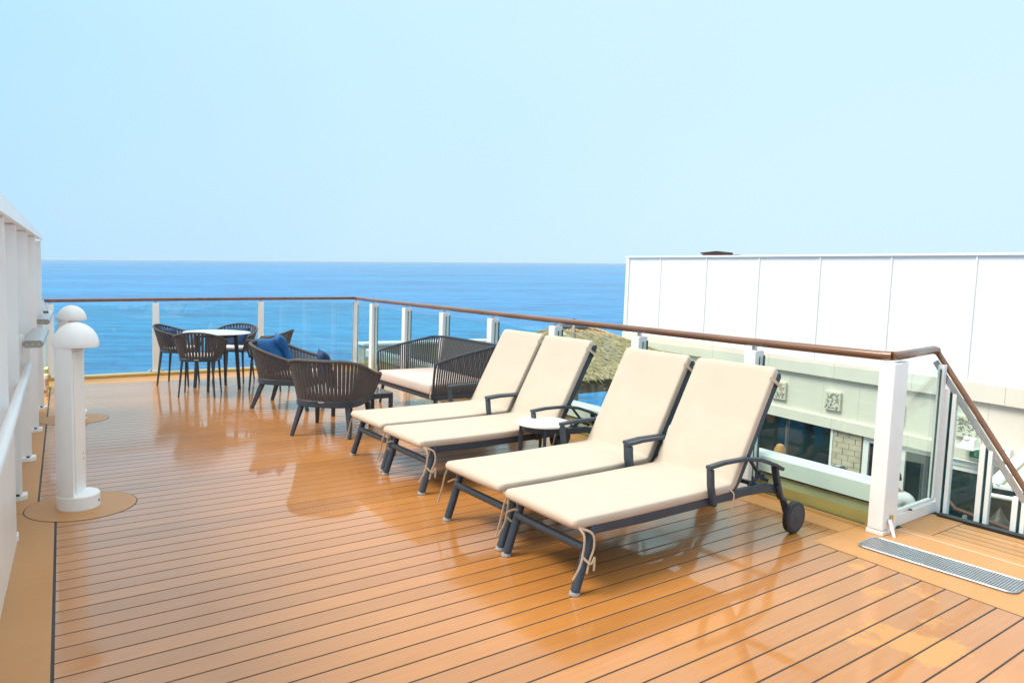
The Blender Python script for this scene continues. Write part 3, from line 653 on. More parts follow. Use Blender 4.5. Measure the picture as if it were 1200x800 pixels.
# ------------------------------------------------------------------ rope chairs
def u_path(n, hw, back, front, z0, z1, ex=2.6, pw=2.0, arm=.62):
    """U shaped rim from the right arm's front round the back to the left arm's front; z0 = back height, z1 = arm height"""
    P = []
    tot = []
    raw = []
    for i in range(121):
        u = -1+2*i/120
        a = u*math.pi/2*1.0
        raw.append(u)
    # piecewise: arms straight, back superellipse
    pts = []
    arm_l = front; 
    for i in range(40): pts.append((front-(front)*i/40, -hw))
    for i in range(81):
        a = -math.pi/2+math.pi*i/80; c, s = math.cos(a), math.sin(a)
        pts.append((-back*abs(c)**(2/ex), hw*math.copysign(abs(s)**(2/ex), s)))
    for i in range(1, 41): pts.append((front*i/40, hw))
    L = [0]
    for a, b in zip(pts, pts[1:]): L.append(L[-1]+math.hypot(b[0]-a[0], b[1]-a[1]))
    T = L[-1]; k = 0
    for i in range(n+1):
        s = T*i/n
        while k < len(L)-2 and L[k+1] < s: k += 1
        q = (s-L[k])/(L[k+1]-L[k]) if L[k+1] > L[k] else 0
        x = lerp(pts[k][0], pts[k+1][0], q); y = lerp(pts[k][1], pts[k+1][1], q)
        d = abs(2*i/n-1)
        e_ = max(0, (d-(1-arm))/arm); e_ = e_*e_*(3-2*e_)
        P.append(Vector((x, y, lerp(z0, z1, e_**pw))))
    return P
def rope_chair(name, label, cat, group, hw, back, front, zb, zarm, bhw, bback, bfront, zs, ropes, legs, legw, rim_r, band_h, arm, cush, rw, seatm='greyc', taper=.6):
    t = thing(name, label, cat, group=group)
    NP = ropes*2
    top = u_path(NP, hw, back, front, zb, zarm, arm=arm, pw=.9)
    bot = u_path(NP, bhw, bback, bfront, zs, zs, ex=2.8)
    # rim curls down at the arm fronts to the seat band
    rim = [bot[0]+Vector((.0, 0, .0)), top[0].lerp(bot[0], .45)+Vector((.022, 0, 0)), top[0].lerp(bot[0], .12)+Vector((.018, 0, 0))]+[top[i] for i in range(0, NP+1)]+[top[-1].lerp(bot[-1], .12)+Vector((.018, 0, 0)), top[-1].lerp(bot[-1], .45)+Vector((.022, 0, 0)), bot[-1]]
    MB().tube(rim, rim_r, 8).build('rim', M['rope'], t, smooth=True)
    MB().bar([p+Vector((0, 0, -.5*band_h)) for p in bot]+[bot[0]+Vector((.0, 0, -.5*band_h))], .022, band_h, closed=False).build('seat_band', M['slate'], t, smooth=True)
    MB().prism([(p.x*.97, p.y*.97) for p in bot], zs-band_h, zs-band_h+.02).build('seat_pan', M['slate'], t)
    for k in range(1, ropes):
        i = 2*k; a, b = bot[i], top[i]
        side = (top[min(i+1, NP)]-top[max(i-1, 0)]).normalized()
        mid = a.lerp(b, .5)+Vector((0, 0, 0))
        nrm = (b-a).cross(side).normalized()
        MB().sweep([a+Vector((0, 0, -.01)), a.lerp(b, .5), b], [(-rw*.87, -.004), (rw*.87, -.004), (rw, 0), (rw*.87, .004), (-rw*.87, .004), (-rw, 0)], up=nrm).build('rope', M['rope'], t)
    for (x0, y0, x1, y1) in legs:
        MB().bar([(x0, y0, zs-band_h+.004), (x1, y1, .001)], legw, legw*.8, up=(0, 1, 0), scales=[1, taper]).build('leg', M['slate'], t, smooth=True)
    if cush:
        th = cush; P = [(p.x*.90-.0, p.y*.90) for p in bot]
        mb = MB(); V = []; prof = [(.94, 0), (1, .02), (1.0, th-.025), (.965, th-.008), (.9, th)]
        n_ = len(P)
        cxx = sum(p[0] for p in P)/n_
        for k, z in prof: V += [((x-cxx)*k+cxx, y*k, zs-band_h+.024+z) for x, y in P]
        F = [tuple(range(n_-1, -1, -1)), tuple((len(prof)-1)*n_+i for i in range(n_))]
        for j in range(len(prof)-1):
            for i in range(n_): F.append((j*n_+i, j*n_+(i+1) % n_, (j+1)*n_+(i+1) % n_, (j+1)*n_+i))
        mb.add(V, F); mb.build('seat_cushion', M[seatm], t, smooth=True, angle=60)
    MB().box((-bback-.0135, -.028, zs-.018), (-bback-.0115, .028, zs-.004)).build('maker_plate', M['foot'], t)
    return t
def dining_chair():
    return rope_chair('rope_dining_chair', 'x', 'chair', 'rope dining chairs round the white table', .285, .285, .20, .79, .665, .215, .20, .20, .47, 32,
        [(-.16, -.17, -.20, -.205), (-.16, .17, -.20, .205), (.17, -.19, .20, -.215), (.17, .19, .20, .215)], .032, .013, .035, .95, .05, .0145, seatm='greyc')
DC = dining_chair()
for i, (x, y, a, lab) in enumerate([
    (1.985, 10.37, -30, 'leftmost rope dining chair at the round table, facing right with a blue pillow'),
    (2.03, 9.33, 67, 'rope dining chair in front of the round table with its back to the viewer'),
    (2.70, 10.33, 232, 'rope dining chair behind the round table, facing the viewer against the sea'),
    (2.93, 9.47, 146, 'rope dining chair right of the round table, its back seen from the side')]):
    o = DC if i == 0 else copy_tree(DC)
    o.location = (x, y, 0); o.rotation_euler = (0, 0, R(a)); o['label'] = lab
def lounge_chair():
    return rope_chair('rope_lounge_chair', 'x', 'lounge chair', 'low rope lounge chairs near the sofa', .385, .385, .335, .735, .555, .31, .285, .335, .345, 48,
        [(-.20, -.23, -.30, -.285), (-.20, .23, -.30, .285), (.29, -.26, .345, -.285), (.29, .26, .345, .285)], .058, .017, .062, .80, .11, .0168, seatm='greyc', taper=.62)
LC = lounge_chair()
LC.location = (2.675, 6.67, 0); LC.rotation_euler = (0, 0, R(48)); LC['label'] = 'nearest rope lounge chair, its rounded back to the viewer beside the farthest lounger'
o = copy_tree(LC); o.location = (2.74, 8.20, 0); o.rotation_euler = (0, 0, R(-40)); o['label'] = 'rope lounge chair with bright blue pillows, between dining table and nearest lounge chair'

# pillows
def pillow(x, y, z, s, rot, label, cat='pillow', group='blue pillows on the rope chairs', mt='blue'):
    bm = bmesh.new(); N_ = 14; V = {}
    for side in (1, -1):
        for i in range(N_+1):
            for j in range(N_+1):
                u, v = 2*i/N_-1, 2*j/N_-1
                h = ((1-u**4)*(1-v**4))**.55*.30*side
                k = 1-.10*(abs(u)**2)*(1-abs(v))-.0; k2 = 1-.10*(abs(v)**2)*(1-abs(u))
                edge = abs(u) == 1 or abs(v) == 1
                if edge and side < 0: V[(side, i, j)] = V[(1, i, j)]; continue
                V[(side, i, j)] = bm.verts.new((u*s/2*k2*(1-.06*(1-v*v)*abs(u)), v*s/2*k*(1-.06*(1-u*u)*abs(v)), h*s/2*(1+.12*math.sin(5*u+3*v))))
    for side in (1, -1):
        for i in range(N_):
            for j in range(N_):
                q = [V[(side, i, j)], V[(side, i+1, j)], V[(side, i+1, j+1)], V[(side, i, j+1)]]
                if side < 0: q.reverse()
                try: bm.faces.new(q)
                except ValueError: pass
    me = bpy.data.meshes.new('pillow'); bm.to_mesh(me); bm.free(); me.materials.append(M[mt])
    me.polygons.foreach_set('use_smooth', [True]*len(me.polygons))
    o = bpy.data.objects.new('pillow', me); COL.objects.link(o); o.location = (x, y, z); o.rotation_euler = rot
    return tag(o, label, cat, group)
def on_chair(cx, cy, a, lx, ly, lz, s, tilt, yaw, label):
    ca, sa = math.cos(R(a)), math.sin(R(a)); x = cx+lx*ca-ly*sa; y = cy+lx*sa+ly*ca
    m_ = Matrix.Rotation(R(a+yaw), 4, 'Z') @ Matrix.Rotation(R(90-tilt), 4, 'Y')
    o = pillow(x, y, lz, s, m_.to_euler(), label, mt='blue' if label.startswith('bright') else 'navy'); return o
on_chair(2.74, 8.20, -40, -.13, -.10, .60, .42, 24, -8, 'bright blue pillow on the left in the lounge chair with two pillows')
on_chair(2.74, 8.20, -40, -.10, .13, .63, .42, 20, 28, 'bright blue pointed pillow standing highest in the lounge chair with two pillows')
on_chair(2.675, 6.67, 48, .17, .13, .60, .38, 16, -62, 'dark blue pillow mostly hidden behind the back of the nearest lounge chair')
on_chair(1.985, 10.37, -30, -.09, 0, .585, .34, 16, 0, 'blue pillow in the leftmost dining chair')
on_chair(2.70, 10.33, 232, -.09, 0, .59, .34, 16, 0, 'blue pillow in the dining chair behind the round table')

# ------------------------------------------------------------------ sofa
so = thing('rope_sofa', 'two-seat sofa of grey rope with ivory seat cushion against the glass railing', 'sofa', (4.20, 7.30, 0), R(180))
# local: +x faces the open side (towards the deck), y across
def rrail(hw, xb, xf, zb, zf, r, n=8):
    P = [Vector((xf, -hw, zf))]
    K = 12
    for i in range(1, K): t_ = i/K; P.append(Vector((lerp(xf, xb+r, t_), -hw, lerp(zf, zb, t_**.8*.92))))
    for i in range(n+1): a = R(-90-90*i/n); P.append(Vector((xb+r+r*math.cos(a), -hw+r+r*math.sin(a), zb-.01+.01*i/n)))
    for i in range(1, 20): P.append(Vector((xb, lerp(-hw+r, hw-r, i/20), zb)))
    Q = [Vector((p.x, -p.y, p.z)) for p in reversed(P[:-19])]
    return P+Q
def resamp(P, n):
    L = [0]
    for a, b in zip(P, P[1:]): L.append(L[-1]+(b-a).length)
    out = []; k = 0
    for i in range(n+1):
        s = L[-1]*i/n
        while k < len(L)-2 and L[k+1] < s: k += 1
        out.append(P[k].lerp(P[k+1], (s-L[k])/(L[k+1]-L[k])))
    return out
SHW = .71
top = rrail(SHW, -.47, .40, .80, .625, .15); bot = rrail(SHW-.05, -.36, .40, .27, .27, .12)
NR = 100; T_ = resamp(top, NR); B_ = resamp(bot, NR)
MB().tube([B_[0]+Vector((0, 0, -.0)), T_[0].lerp(B_[0], .5)+Vector((.012, 0, 0)), T_[0].lerp(B_[0], .1)+Vector((.010, 0, 0))]+top+[T_[-1].lerp(B_[-1], .1)+Vector((.010, 0, 0)), T_[-1].lerp(B_[-1], .5)+Vector((.012, 0, 0)), B_[-1]], .014, 8).build('rim', M['slate'], so, smooth=True)
MB().bar([p+Vector((0, 0, -.02)) for p in bot]+[bot[0]+Vector((0, 0, -.02))], .03, .042).build('seat_frame', M['slate'], so, smooth=True)
for k in range(1, NR):
    a, b = B_[k], T_[k]; side = (T_[k+1]-T_[k-1]).normalized(); nrm = (b-a).cross(side).normalized()
    MB().sweep([a, a.lerp(b, .5), b], [(-.009, -.004), (.009, -.004), (.0105, 0), (.009, .004), (-.009, .004), (-.0105, 0)], up=nrm).build('rope', M['rope'], so)
MB().box((-.35, -.66, .25), (.39, .66, .275)).build('seat_pan', M['slate'], so)
mb = MB().box((-.33, -.645, .278), (.435, .645, .405), bev=.03); mb.build('seat_cushion', M['sofac'], so, smooth=True, angle=60)
for sx, sy in ((1, 1), (1, -1), (-1, 1), (-1, -1)):
    MB().bar([(.36 if sx > 0 else -.33, sy*.64, .24), (.39 if sx > 0 else -.43, sy*.665, .001)], .034, .034, up=(0, 1, 0), scales=[1, .8]).build('leg', M['slate'], so, smooth=True)
MB().bar([(.425, .655, .33), (.44, .66, .27), (.43, .66, .19), (.42, .665, .12)], .012, .003, up=(1, 0, 0)).build('ribbon', M['ribbon'], so)
# low table
lt = thing('coffee_table', 'low square dark table with a wet glossy top between the lounge chairs and the sofa', 'table', (3.20, 7.14, 0), R(0))
MB().box((-.25, -.25, .29), (.25, .25, .305), bev=.004).build('tabletop', M['darktop'], lt)
for a in range(4):
    c, s = [(1, 1), (1, -1), (-1, 1), (-1, -1)][a]
    MB().box((c*.25, s*.25, .0), (c*.212, s*.212, .288), bev=.004).build('leg', M['slate'], lt)
for c in (1, -1):
    MB().box((c*.247, -.21, .245), (c*.222, .21, .288)).build('apron', M['slate'], lt); MB().box((-.21, c*.247, .245), (.21, c*.222, .288)).build('apron', M['slate'], lt)

# ------------------------------------------------------------------ superstructure across the lower deck
WX = 12.0
def zl(y, a, b): return lerp(b, a, (y-4)/8.)      # a = height at y 12, b = height at y 4
bd = thing('superstructure', 'cream ship superstructure with white screen panels above and dark windows below', 'building')
def slab(y0, y1, za, zb, x0, x1, nm, m, g=.0, par=None):
    V = []
    for zz in (za, zb):
        for (x, y) in ((x0, y0+g), (x1, y0+g), (x1, y1-g), (x0, y1-g)): V.append((x, y, zl(y, *zz)))
    return MB().hexa(V).build(nm, m, par or bd)
YE = -3.0
CT, CB, BT, BB = (.42, .235), (.13, -.035), (-.52, -.785), (-.70, -.975)
slab(YE, 12.04, (-2.95, -2.95), (-2.9, -2.9), WX-.02, WX+4, 'plinth', M['cream'])
slab(YE, 12.0, BT, CB, WX+.06, WX+3.9, 'wall_core', M['cream'])
slab(YE, 12.0, CB, CT, WX+.10, WX+3.9, 'wall_core', M['cream'])
y = 12.04; k = 0
while y > YE:
    y2 = max(YE, y-1.32)
    slab(y2, y, CB, CT, WX-.06, WX+.099, 'cornice_panel', M['cream'], .002)
    slab(y2, y, BB, BT, WX-.03, WX+.30, 'lintel_panel', M['cream'], .002)
    y = y2
y = 11.6
slab(11.602, 12.0, BT, CB, WX+.02, WX+.059, 'wall_panel', M['cream'], .002)
while y > YE:
    y2 = max(YE, y-.66); slab(y2, y, BT, CB, WX+.02, WX+.059, 'wall_panel', M['cream'], .0015); y = y2
# white screen: uprights and panels
ZT = 2.195
def scr(y0, y1, x0, x1, z0f, z1, nm, m):
    V = [(x0, y0, z0f(y0)), (x1, y0, z0f(y0)), (x1, y1, z0f(y1)), (x0, y1, z0f(y1)), (x0, y0, z1), (x1, y0, z1), (x1, y1, z1), (x0, y1, z1)]
    return MB().hexa(V).build(nm, m, bd)
zct = lambda y: zl(y, *CT)+.002
scr(YE, 12.06, WX-.05, WX+.07, lambda y: ZT-.035, ZT, 'screen_top_rail', M['wframe'])
edges = [11.94, 10.967]
while edges[-1] > YE+1.3: edges.append(edges[-1]-1.262)
scr(11.945, 12.035, WX-.04, WX+.05, zct, ZT-.036, 'screen_post', M['wframe'])
for a, b in zip(edges, edges[1:]+[YE]):
    scr(b+.022, a-.003, WX-.006, WX+.02, zct, ZT-.037, 'screen_panel', M['wpanel'])
    scr(b-.0025+.0, b+.019, WX-.030, WX+.03, zct, ZT-.036, 'screen_post', M['wframe'])
# relief tiles
yc = 7.584
TN = 0
for k in range(8):
    y0 = 7.70-k*1.077+2.154; y1 = y0+.29
    if y0 < YE: break
    z1 = zl(y1, -.08, -.30); z0 = z1-.33
    tl = MB().box((WX-.035, y0, z0), (WX+.019, y1, z1), bev=.008).build('relief_tile', M['tile'], bd)
    rs = random.Random(40+k); mb = MB()
    for i in range(34):
        cy_, cz_ = rs.uniform(y0+.035, y1-.035), rs.uniform(z0+.035, z1-.035); a = rs.uniform(0, 3.1); l = rs.uniform(.012, .035)
        mb.bar([(WX-.036, cy_-l*math.cos(a), cz_-l*math.sin(a)), (WX-.042, cy_, cz_+.006), (WX-.036, cy_+l*math.cos(a), cz_+l*math.sin(a))], .009, .012, up=(1, 0, 0))
    tag(mb.build('carving', M['tiledark'], tl), kind='stuff')
# windows (dark, glossy), brick pier and white doors
def win(y0, y1, z0, z1, nm='window'):
    fr_ = MB().box((WX+.12, y0, z0), (WX+.14, y1, z1)).build(nm, M['dglass'], bd); return fr_
win(6.79, 7.68-.02, -2.88, -.72); win(7.73, 9.3, -2.88, -.72); win(9.35, 11.9, -2.88, -.72)
for yy in (7.70, 9.325): MB().box((WX+.09, yy-.022, -2.88), (WX+.15, yy+.022, -.72)).build('mullion', mat('mullion_grey', (.12, .13, .14), .4, noise=.1), bd)
MB().box((WX+.02, 6.742, -2.88), (WX+.14, 6.785, -.72)).build('window_jamb', M['wframe'], bd)
pr_ = MB().box((WX+.05, 6.22, -2.9), (WX+.28, 6.74, -.71)).build('brick_pier', M['mortar'], bd)
rs = random.Random(5)
z = -2.895; row = 0
while z < -.74:
    yy = 6.222-(.0 if row % 2 else .11)
    while yy < 6.738:
        a, b = max(yy, 6.222), min(yy+.215, 6.738)
        if b-a > .03: MB().box((WX+.028+rs.uniform(-.004, .004), a+.003, z), (WX+.06, b-.003, min(z+.094, -.715))).build('brick', M['brick'], pr_)
        yy += .22
    z += .10; row += 1
# doors with white frames
def door(y0, y1, ztop, nm='glazed_door'):
    d = MB().box((WX+.10, y0, -2.88), (WX+.13, y1, ztop-.10)).build(nm, M['dglass'], bd)
    for (a, b, c, e_) in ((y0-.0, y0+.09, -2.88, ztop), (y1-.10, y1, -2.88, ztop), (y0+.092, y1-.102, ztop-.12, ztop), (y0+.092, y1-.102, -2.88, -2.65)):
        MB().box((WX+.04, a, c), (WX+.096, b, e_), bev=.004).build('frame', M['wframe'], d)
    return d
door(5.60, 6.20, -.885); door(4.98, 5.59, -.90); 
wd = MB().box((WX+.10, 1.5, -2.88), (WX+.13, 4.97, -1.07)).build('window', M['dglass'], bd)
MB().box((WX+.04, 1.5, -1.069), (WX+.096, 4.975, -.99), bev=.004).build('frame', M['wframe'], wd)
MB().box((WX+.06, 1.5, -1.15), (WX+.094, 4.975, -1.072), bev=.004).build('frame', M['wframe'], wd)
for yy in (3.2,): MB().box((WX+.07, yy, -2.88), (WX+.096, yy+.05, -1.151)).build('mullion', M['slate'], wd)
slab(YE, 1.48, (-2.9, -2.9), (-1.0, -1.0), WX+.1, WX+.2, 'window', M['dglass'])
# bar stools and planters inside the arcade, below, dark
tag(MB().lathe([(.02, 0), (.05, .02), (.075, .08), (.07, .15), (.04, .21), (.001, .225)], 16, (0, 0, 0)).build('finial_knob', M['amber'], None, smooth=True), 'small amber rounded lantern just above the white beam beyond the glass', 'finial')  # small brown rounded finial on a pole, not a lamp
kb = bpy.data.objects['finial_knob']; kb.location = (7.94, 5.13, -.60)
MB().tube([(0, 0, 0), (0, 0, -2.29)], .02, 8).build('pole', M['darkint'], kb)
fl = thing('floodlight', 'small black floodlight with pale lens in front of the brick pier', 'light', (8.0, 4.385, -.60))
MB().lathe([(.03, 0), (.10, .01), (.11, .05), (.07, .10), (.001, .11)], 16).build('housing', M['tyre'], fl, smooth=True)
MB().box((-.05, -.03, .094), (.03, .03, .112)).build('lens', M['foot'], fl)
MB().tube([(0, 0, 0), (0, 0, -2.29)], .025, 8).build('pole', M['darkint'], fl)
# white dome fittings and the green sign
for i, (yy, zz, lb) in enumerate(((4.50, -.64, 'white ceiling fitting above the left part of the green sign'), (4.03, -.70, 'white double fitting beside the canopy, right of the green sign'))):
    f = thing('wall_fitting', lb, 'fitting', (WX-.20, yy-.02, zz))
    MB().hexa([(-.12, -.10, -.07), (.10, -.10, -.07), (.10, .10, -.07), (-.12, .10, -.07), (-.02, -.07, .05), (.10, -.07, .07), (.10, .07, .07), (-.02, .07, .05)]).build('hood', M['wframe'], f)
    MB().box((-.15, -.12, -.095), (.10, .12, -.0705), bev=.006).build('rim', M['wframe'], f)
    MB().lathe([(.045, -.02), (.05, 0), (.03, .03), (.001, .035)], 12, (-.02, .03, .055)).build('knob', M['wframe'], f, smooth=True)
    MB().box((.1005, -.04, -.06), (.228, .04, .0)).build('bracket', M['wframe'], f)
sg = thing('exit_sign', 'green sign with pale lettering hung on the cream wall behind the stair glass', 'sign', (WX-.20, 4.28, -.795))
MB().box((0, -.185, -.06), (.03, .185, .06)).build('sign_board', M['green'], sg)
MB().box((.03, -.05, -.03), (.228, .05, .03)).build('bracket', M['wframe'], sg)
cu = bpy.data.curves.new('lettering', 'FONT'); cu.body = 'EXIT'; cu.size = .10; cu.extrude = .002; cu.align_x = 'CENTER'; cu.align_y = 'CENTER'; cu.space_character = 1.25
tmp = bpy.data.objects.new('tmp', cu); COL.objects.link(tmp); dg = bpy.context.evaluated_depsgraph_get()
me = bpy.data.meshes.new_from_object(tmp.evaluated_get(dg)); bpy.data.objects.remove(tmp)
me.materials.clear(); me.materials.append(M['signw']); lo = bpy.data.objects.new('lettering', me); COL.objects.link(lo); lo.parent = sg
lo.matrix_local = Matrix.Translation((-.0035, 0, 0)) @ Matrix(((0, 0, -1, 0), (-1, 0, 0, 0), (0, 1, 0, 0), (0, 0, 0, 1)))
# canopy at the right edge
cn = thing('canopy', 'cream canvas canopy with white edges below the handrail at the right edge', 'canopy')
A_, B_2, C_2, D_2 = Vector((10.0, 3.45, -.78)), Vector((10.4, 2.2, -.80)), Vector((11.6, 2.3, .35)), Vector((11.5, 3.0, .30))
MB().add([A_, B_2, C_2, D_2, A_-Vector((0, 0, .03)), B_2-Vector((0, 0, .03)), C_2-Vector((0, 0, .03)), D_2-Vector((0, 0, .03))], [(0,1,2,3), (7,6,5,4), (0,4,5,1), (1,5,6,2), (2,6,7,3), (3,7,4,0)]).build('canvas', M['canopyc'], cn)
MB().bar([A_+Vector((-.03, .03, .02)), D_2+Vector((0, .04, .02))], .14, .05).build('edge_trim', M['white'], cn)
MB().bar([A_+Vector((-.03, .03, .0)), B_2+Vector((-.03, 0, .0))], .05, .05).build('edge_trim', M['white'], cn)
MB().tube([A_+Vector((-.05, .05, -.12)), B_2+Vector((-.05, 0, -.12))], .028, 10).build('gutter_tube', M['wframe'], cn, smooth=True)
for q in (.97,):
    p = A_.lerp(B_2, q); MB().tube([p+Vector((0, 0, -.04)), (p.x, p.y, -2.9)], .03, 10).build('post', M['wframe'], cn, smooth=True)
for k in range(5):
    q = .2+k*.16; a = A_.lerp(D_2, q); MB().tube([a+Vector((-.02, -.10, .03)), a+Vector((.02, -.16, .04)), a+Vector((.09, -.15, .04))], .012, 6).build('lacing', M['darkint'], cn)
lr = thing('lower_railing', 'dark handrail on grey posts on the lower deck below the sloping handrail', 'railing')
MB().tube([(9, 3.70, -.73), (9, 3.50, -.92), (9, 3.27, -.95), (9, 2.89, -1.0), (9, 2.2, -1.09)], .022, 8).build('handrail', M['brownroof'], lr, smooth=True)
for yy in (3.41, 3.00, 2.4):
    MB().box((9.02, yy-.02, -2.9), (9.06, yy+.02, -.98-.12*(3.41-yy)), bev=.005).build('post', M['foot'], lr)
ps = thing('parasol', 'dark folded parasol on the lower deck below the canopy at the right edge', 'parasol', (9.5, 3.22, -2.9))
MB().lathe([(.14, 1.80), (.07, 1.87), (.02, 1.97), (.001, 2.0)], 10).build('parasol_cover', M['darkint'], ps, smooth=True)
MB().tube([(0, 0, 0), (0, 0, 1.95)], .022, 8).build('pole', M['darkint'], ps)
MB().lathe([(.001, 0), (.22, 0), (.22, .05), (.04, .08), (.001, .08)], 20).build('foot', M['darkint'], ps)
# brown roof tip peeking over the white screen
rf = thing('roof_ridge', 'small dark brown roof ridge peeking over the top of the white screen', 'roof', (17.0, 13.45, .13))
rf.scale = (.6, .45, 1)
MB().add([(-.55, .75, 2.40), (-.1, -.1, 2.46), (.35, -.9, 2.42), (-.45, .55, 2.32), (0, -.1, 2.33), (.4, -.9, 2.30), (.25, .75, 2.30), (.6, -.6, 2.30)], [(0,3,4,1), (1,4,5,2), (0,1,6), (1,2,7), (1,7,6), (0,6,3), (2,5,7), (3,6,7,5,4)]).build('ridge', M['brownroof'], rf)
MB().box((.2, -1.4, 2.2), (.5, -.9, 2.36)).build('ridge_end', M['brownroof'], rf)
MB().tube([(.3, 0, 2.35), (.3, 0, -2.9)], .1, 8).build('column', M['pole'], rf)

# ------------------------------------------------------------------ thatched pavilion
pv = thing('thatched_pavilion', 'thatched hip roof pavilion on the lower deck beyond the glass', 'pavilion')
X0, X1, Y0, Y1, ZE, ZA = 8.0, 11.75, 9.27, 12.9, -.16, .72
CX, CY = 9.62, 11.1
def roof_face(a, b, c, nm, seedn):
    """tattered thatch face: subdivided triangle, rows of straw lifted, with hanging straws"""
    a, b, c = Vector(a), Vector(b), Vector(c); N_ = 26; rs = random.Random(seedn); mb = MB(); V = []; idx = {}
    nrm = (b-a).cross(c-a).normalized()
    if nrm.z < 0: nrm = -nrm
    for i in range(N_+1):
        for j in range(i+1):
            u = i/N_; v = j/i if i else 0
            p = c.lerp(a.lerp(b, v), u)
            p = p+nrm*(rs.uniform(-.012, .020)+.020*((u*7) % 1))
            if i == N_: p = p+Vector((0, 0, rs.uniform(-.05, .01)))
            idx[(i, j)] = len(V); V.append(p)
    F = []
    for i in range(N_):
        for j in range(i+1):
            F.append((idx[(i, j)], idx[(i+1, j)], idx[(i+1, j+1)]))
            if j < i: F.append((idx[(i, j)], idx[(i+1, j+1)], idx[(i, j+1)]))
    mb.add(V, F)
    # straw tufts
    for k in range(3400):
        u = math.sqrt(rs.random()); v = rs.random(); p = c.lerp(a.lerp(b, v), u)+nrm*rs.uniform(.01, .03)
        dn = (a.lerp(b, v)-c).normalized(); sd_ = dn.cross(nrm); l = rs.uniform(.06, .18); w_ = rs.uniform(.006, .016)
        d2 = (dn+sd_*rs.uniform(-.35, .35)+nrm*rs.uniform(-.05, .34)).normalized()
        mb.add([p-sd_*w_, p+sd_*w_, p+d2*l+nrm*.004], [(0, 1, 2)])
    return tag(mb.build(nm, M['thatch'], pv), kind='stuff') if False else mb.build(nm, M['thatch'], pv)
ap = (CX, CY, ZA); N1, N2, N3, N4 = (X0, Y0, ZE), (X1, Y0, ZE), (X1, Y1, ZE), (X0, Y1, ZE)
roof_face(N1, N2, ap, 'thatch_slope', 1); roof_face(N4, N1, ap, 'thatch_slope', 2); roof_face(N2, N3, ap, 'thatch_slope', 3); roof_face(N3, N4, ap, 'thatch_slope', 4)
for a in (N1, N2, N3, N4):
    MB().tube([Vector(ap)+Vector((0, 0, .02)), Vector(ap).lerp(Vector(a), .5)+Vector((0, 0, .035)), Vector(a)+Vector((0, 0, .02))], .035, 8).build('hip_roll', M['pole' if a != N2 else 'thatch'], pv, smooth=True)
MB().lathe([(.32, -.10), (.22, -.04), (.08, .02), (.03, .06), (.001, .075)], 8, (CX, CY, ZA+.02)).build('ridge_cap', M['slate'], pv)
def fringe(a, b, sd_):
    rs = random.Random(sd_); mb = MB(); a, b = Vector(a), Vector(b); n_ = int((b-a).length/.012); d = (b-a)/n_
    inw = (Vector((CX, CY, 0))-Vector((a.x, a.y, 0))).normalized()
    mb.hexa([a+Vector((0, 0, -.11)), b+Vector((0, 0, -.11)), b+inw*.1+Vector((0, 0, -.11)), a+inw*.1+Vector((0, 0, -.11)), a+Vector((0, 0, -.01)), b+Vector((0, 0, -.01)), b+inw*.1+Vector((0, 0, .02)), a+inw*.1+Vector((0, 0, .02))])
    for k in range(n_):
        p = a+d*k; l = rs.uniform(.10, .18); mb.add([p, p+d*1.3, p+d*rs.uniform(-.5, 1.5)+Vector((rs.uniform(-.02, .02), rs.uniform(-.02, .02), -l))], [(0, 1, 2)])
    mb.build('eave_fringe', M['thatchd'], pv)
fringe(N1, N2, 1); fringe(N4, N1, 2)
MB().box((X0+.25, Y0+.22, ZE-.27), (X1-.2, Y0+.32, ZE-.15)).build('eave_beam', M['pole'], pv)
MB().box((X0+.25, Y0+.33, ZE-.27), (X0+.35, Y1-.2, ZE-.15)).build('eave_beam', M['pole'], pv)
for (x, y) in ((X0+.30, Y0+.27), (X1-.30, Y0+.27), (X0+.3, Y1-1.1), (X1-.3, Y1-1.1)):
    MB().box((x-.08, y-.08, -2.9), (x+.08, y+.08, ZE-.2711), bev=.01).build('post', M['pole'], pv)

# ------------------------------------------------------------------ person on the lower deck (seen through the glass panel)
def skin_body(name, joints, edges_, radii, m, parent, lvl=2):
    me = bpy.data.meshes.new(name); me.from_pydata([Vector(j) for j in joints], edges_, []); o = bpy.data.objects.new(name, me); COL.objects.link(o); o.parent = parent
    md = o.modifiers.new('skin', 'SKIN'); md.use_smooth_shade = True
    for i, r_ in enumerate(radii): me.skin_vertices[0].data[i].radius = r_ if isinstance(r_, tuple) else (r_, r_)
    me.skin_vertices[0].data[0].use_root = True
    sb = o.modifiers.new('sub', 'SUBSURF'); sb.levels = lvl; sb.render_levels = lvl
    me.materials.append(m); return o
pe = thing('person', 'person in a white shirt seen from behind on the lower deck past the glass panel', 'person', (10.95, 5.13, -2.9), R(30))
J = [(0, 0, .95), (0, 0, 1.12), (0, 0, 1.30), (0, 0, 1.45), (.01, 0, 1.55), (.02, 0, 1.66), (.02, 0, 1.72),
     (0, -.19, 1.42), (-.02, -.25, 1.15), (.10, -.24, .92), (0, .19, 1.42), (-.02, .25, 1.15), (.10, .24, .92),
     (0, -.10, .88), (.02, -.11, .50), (-.02, -.11, .08), (.12, -.12, .03), (0, .10, .88), (.02, .11, .50), (-.02, .11, .08), (.12, .12, .03)]
Ed = [(0, 1), (1, 2), (2, 3), (3, 4), (4, 5), (5, 6), (3, 7), (7, 8), (8, 9), (3, 10), (10, 11), (11, 12), (0, 13), (13, 14), (14, 15), (15, 16), (0, 17), (17, 18), (18, 19), (19, 20)]
Rd = [(.15, .10), (.14, .09), (.15, .10), (.09, .08), .055, (.085, .095), (.07, .085), .06, .045, .035, .06, .045, .035, .085, .06, .04, .035, .085, .06, .04, .035]
body = skin_body('body', J, Ed, Rd, M['skin'], pe)
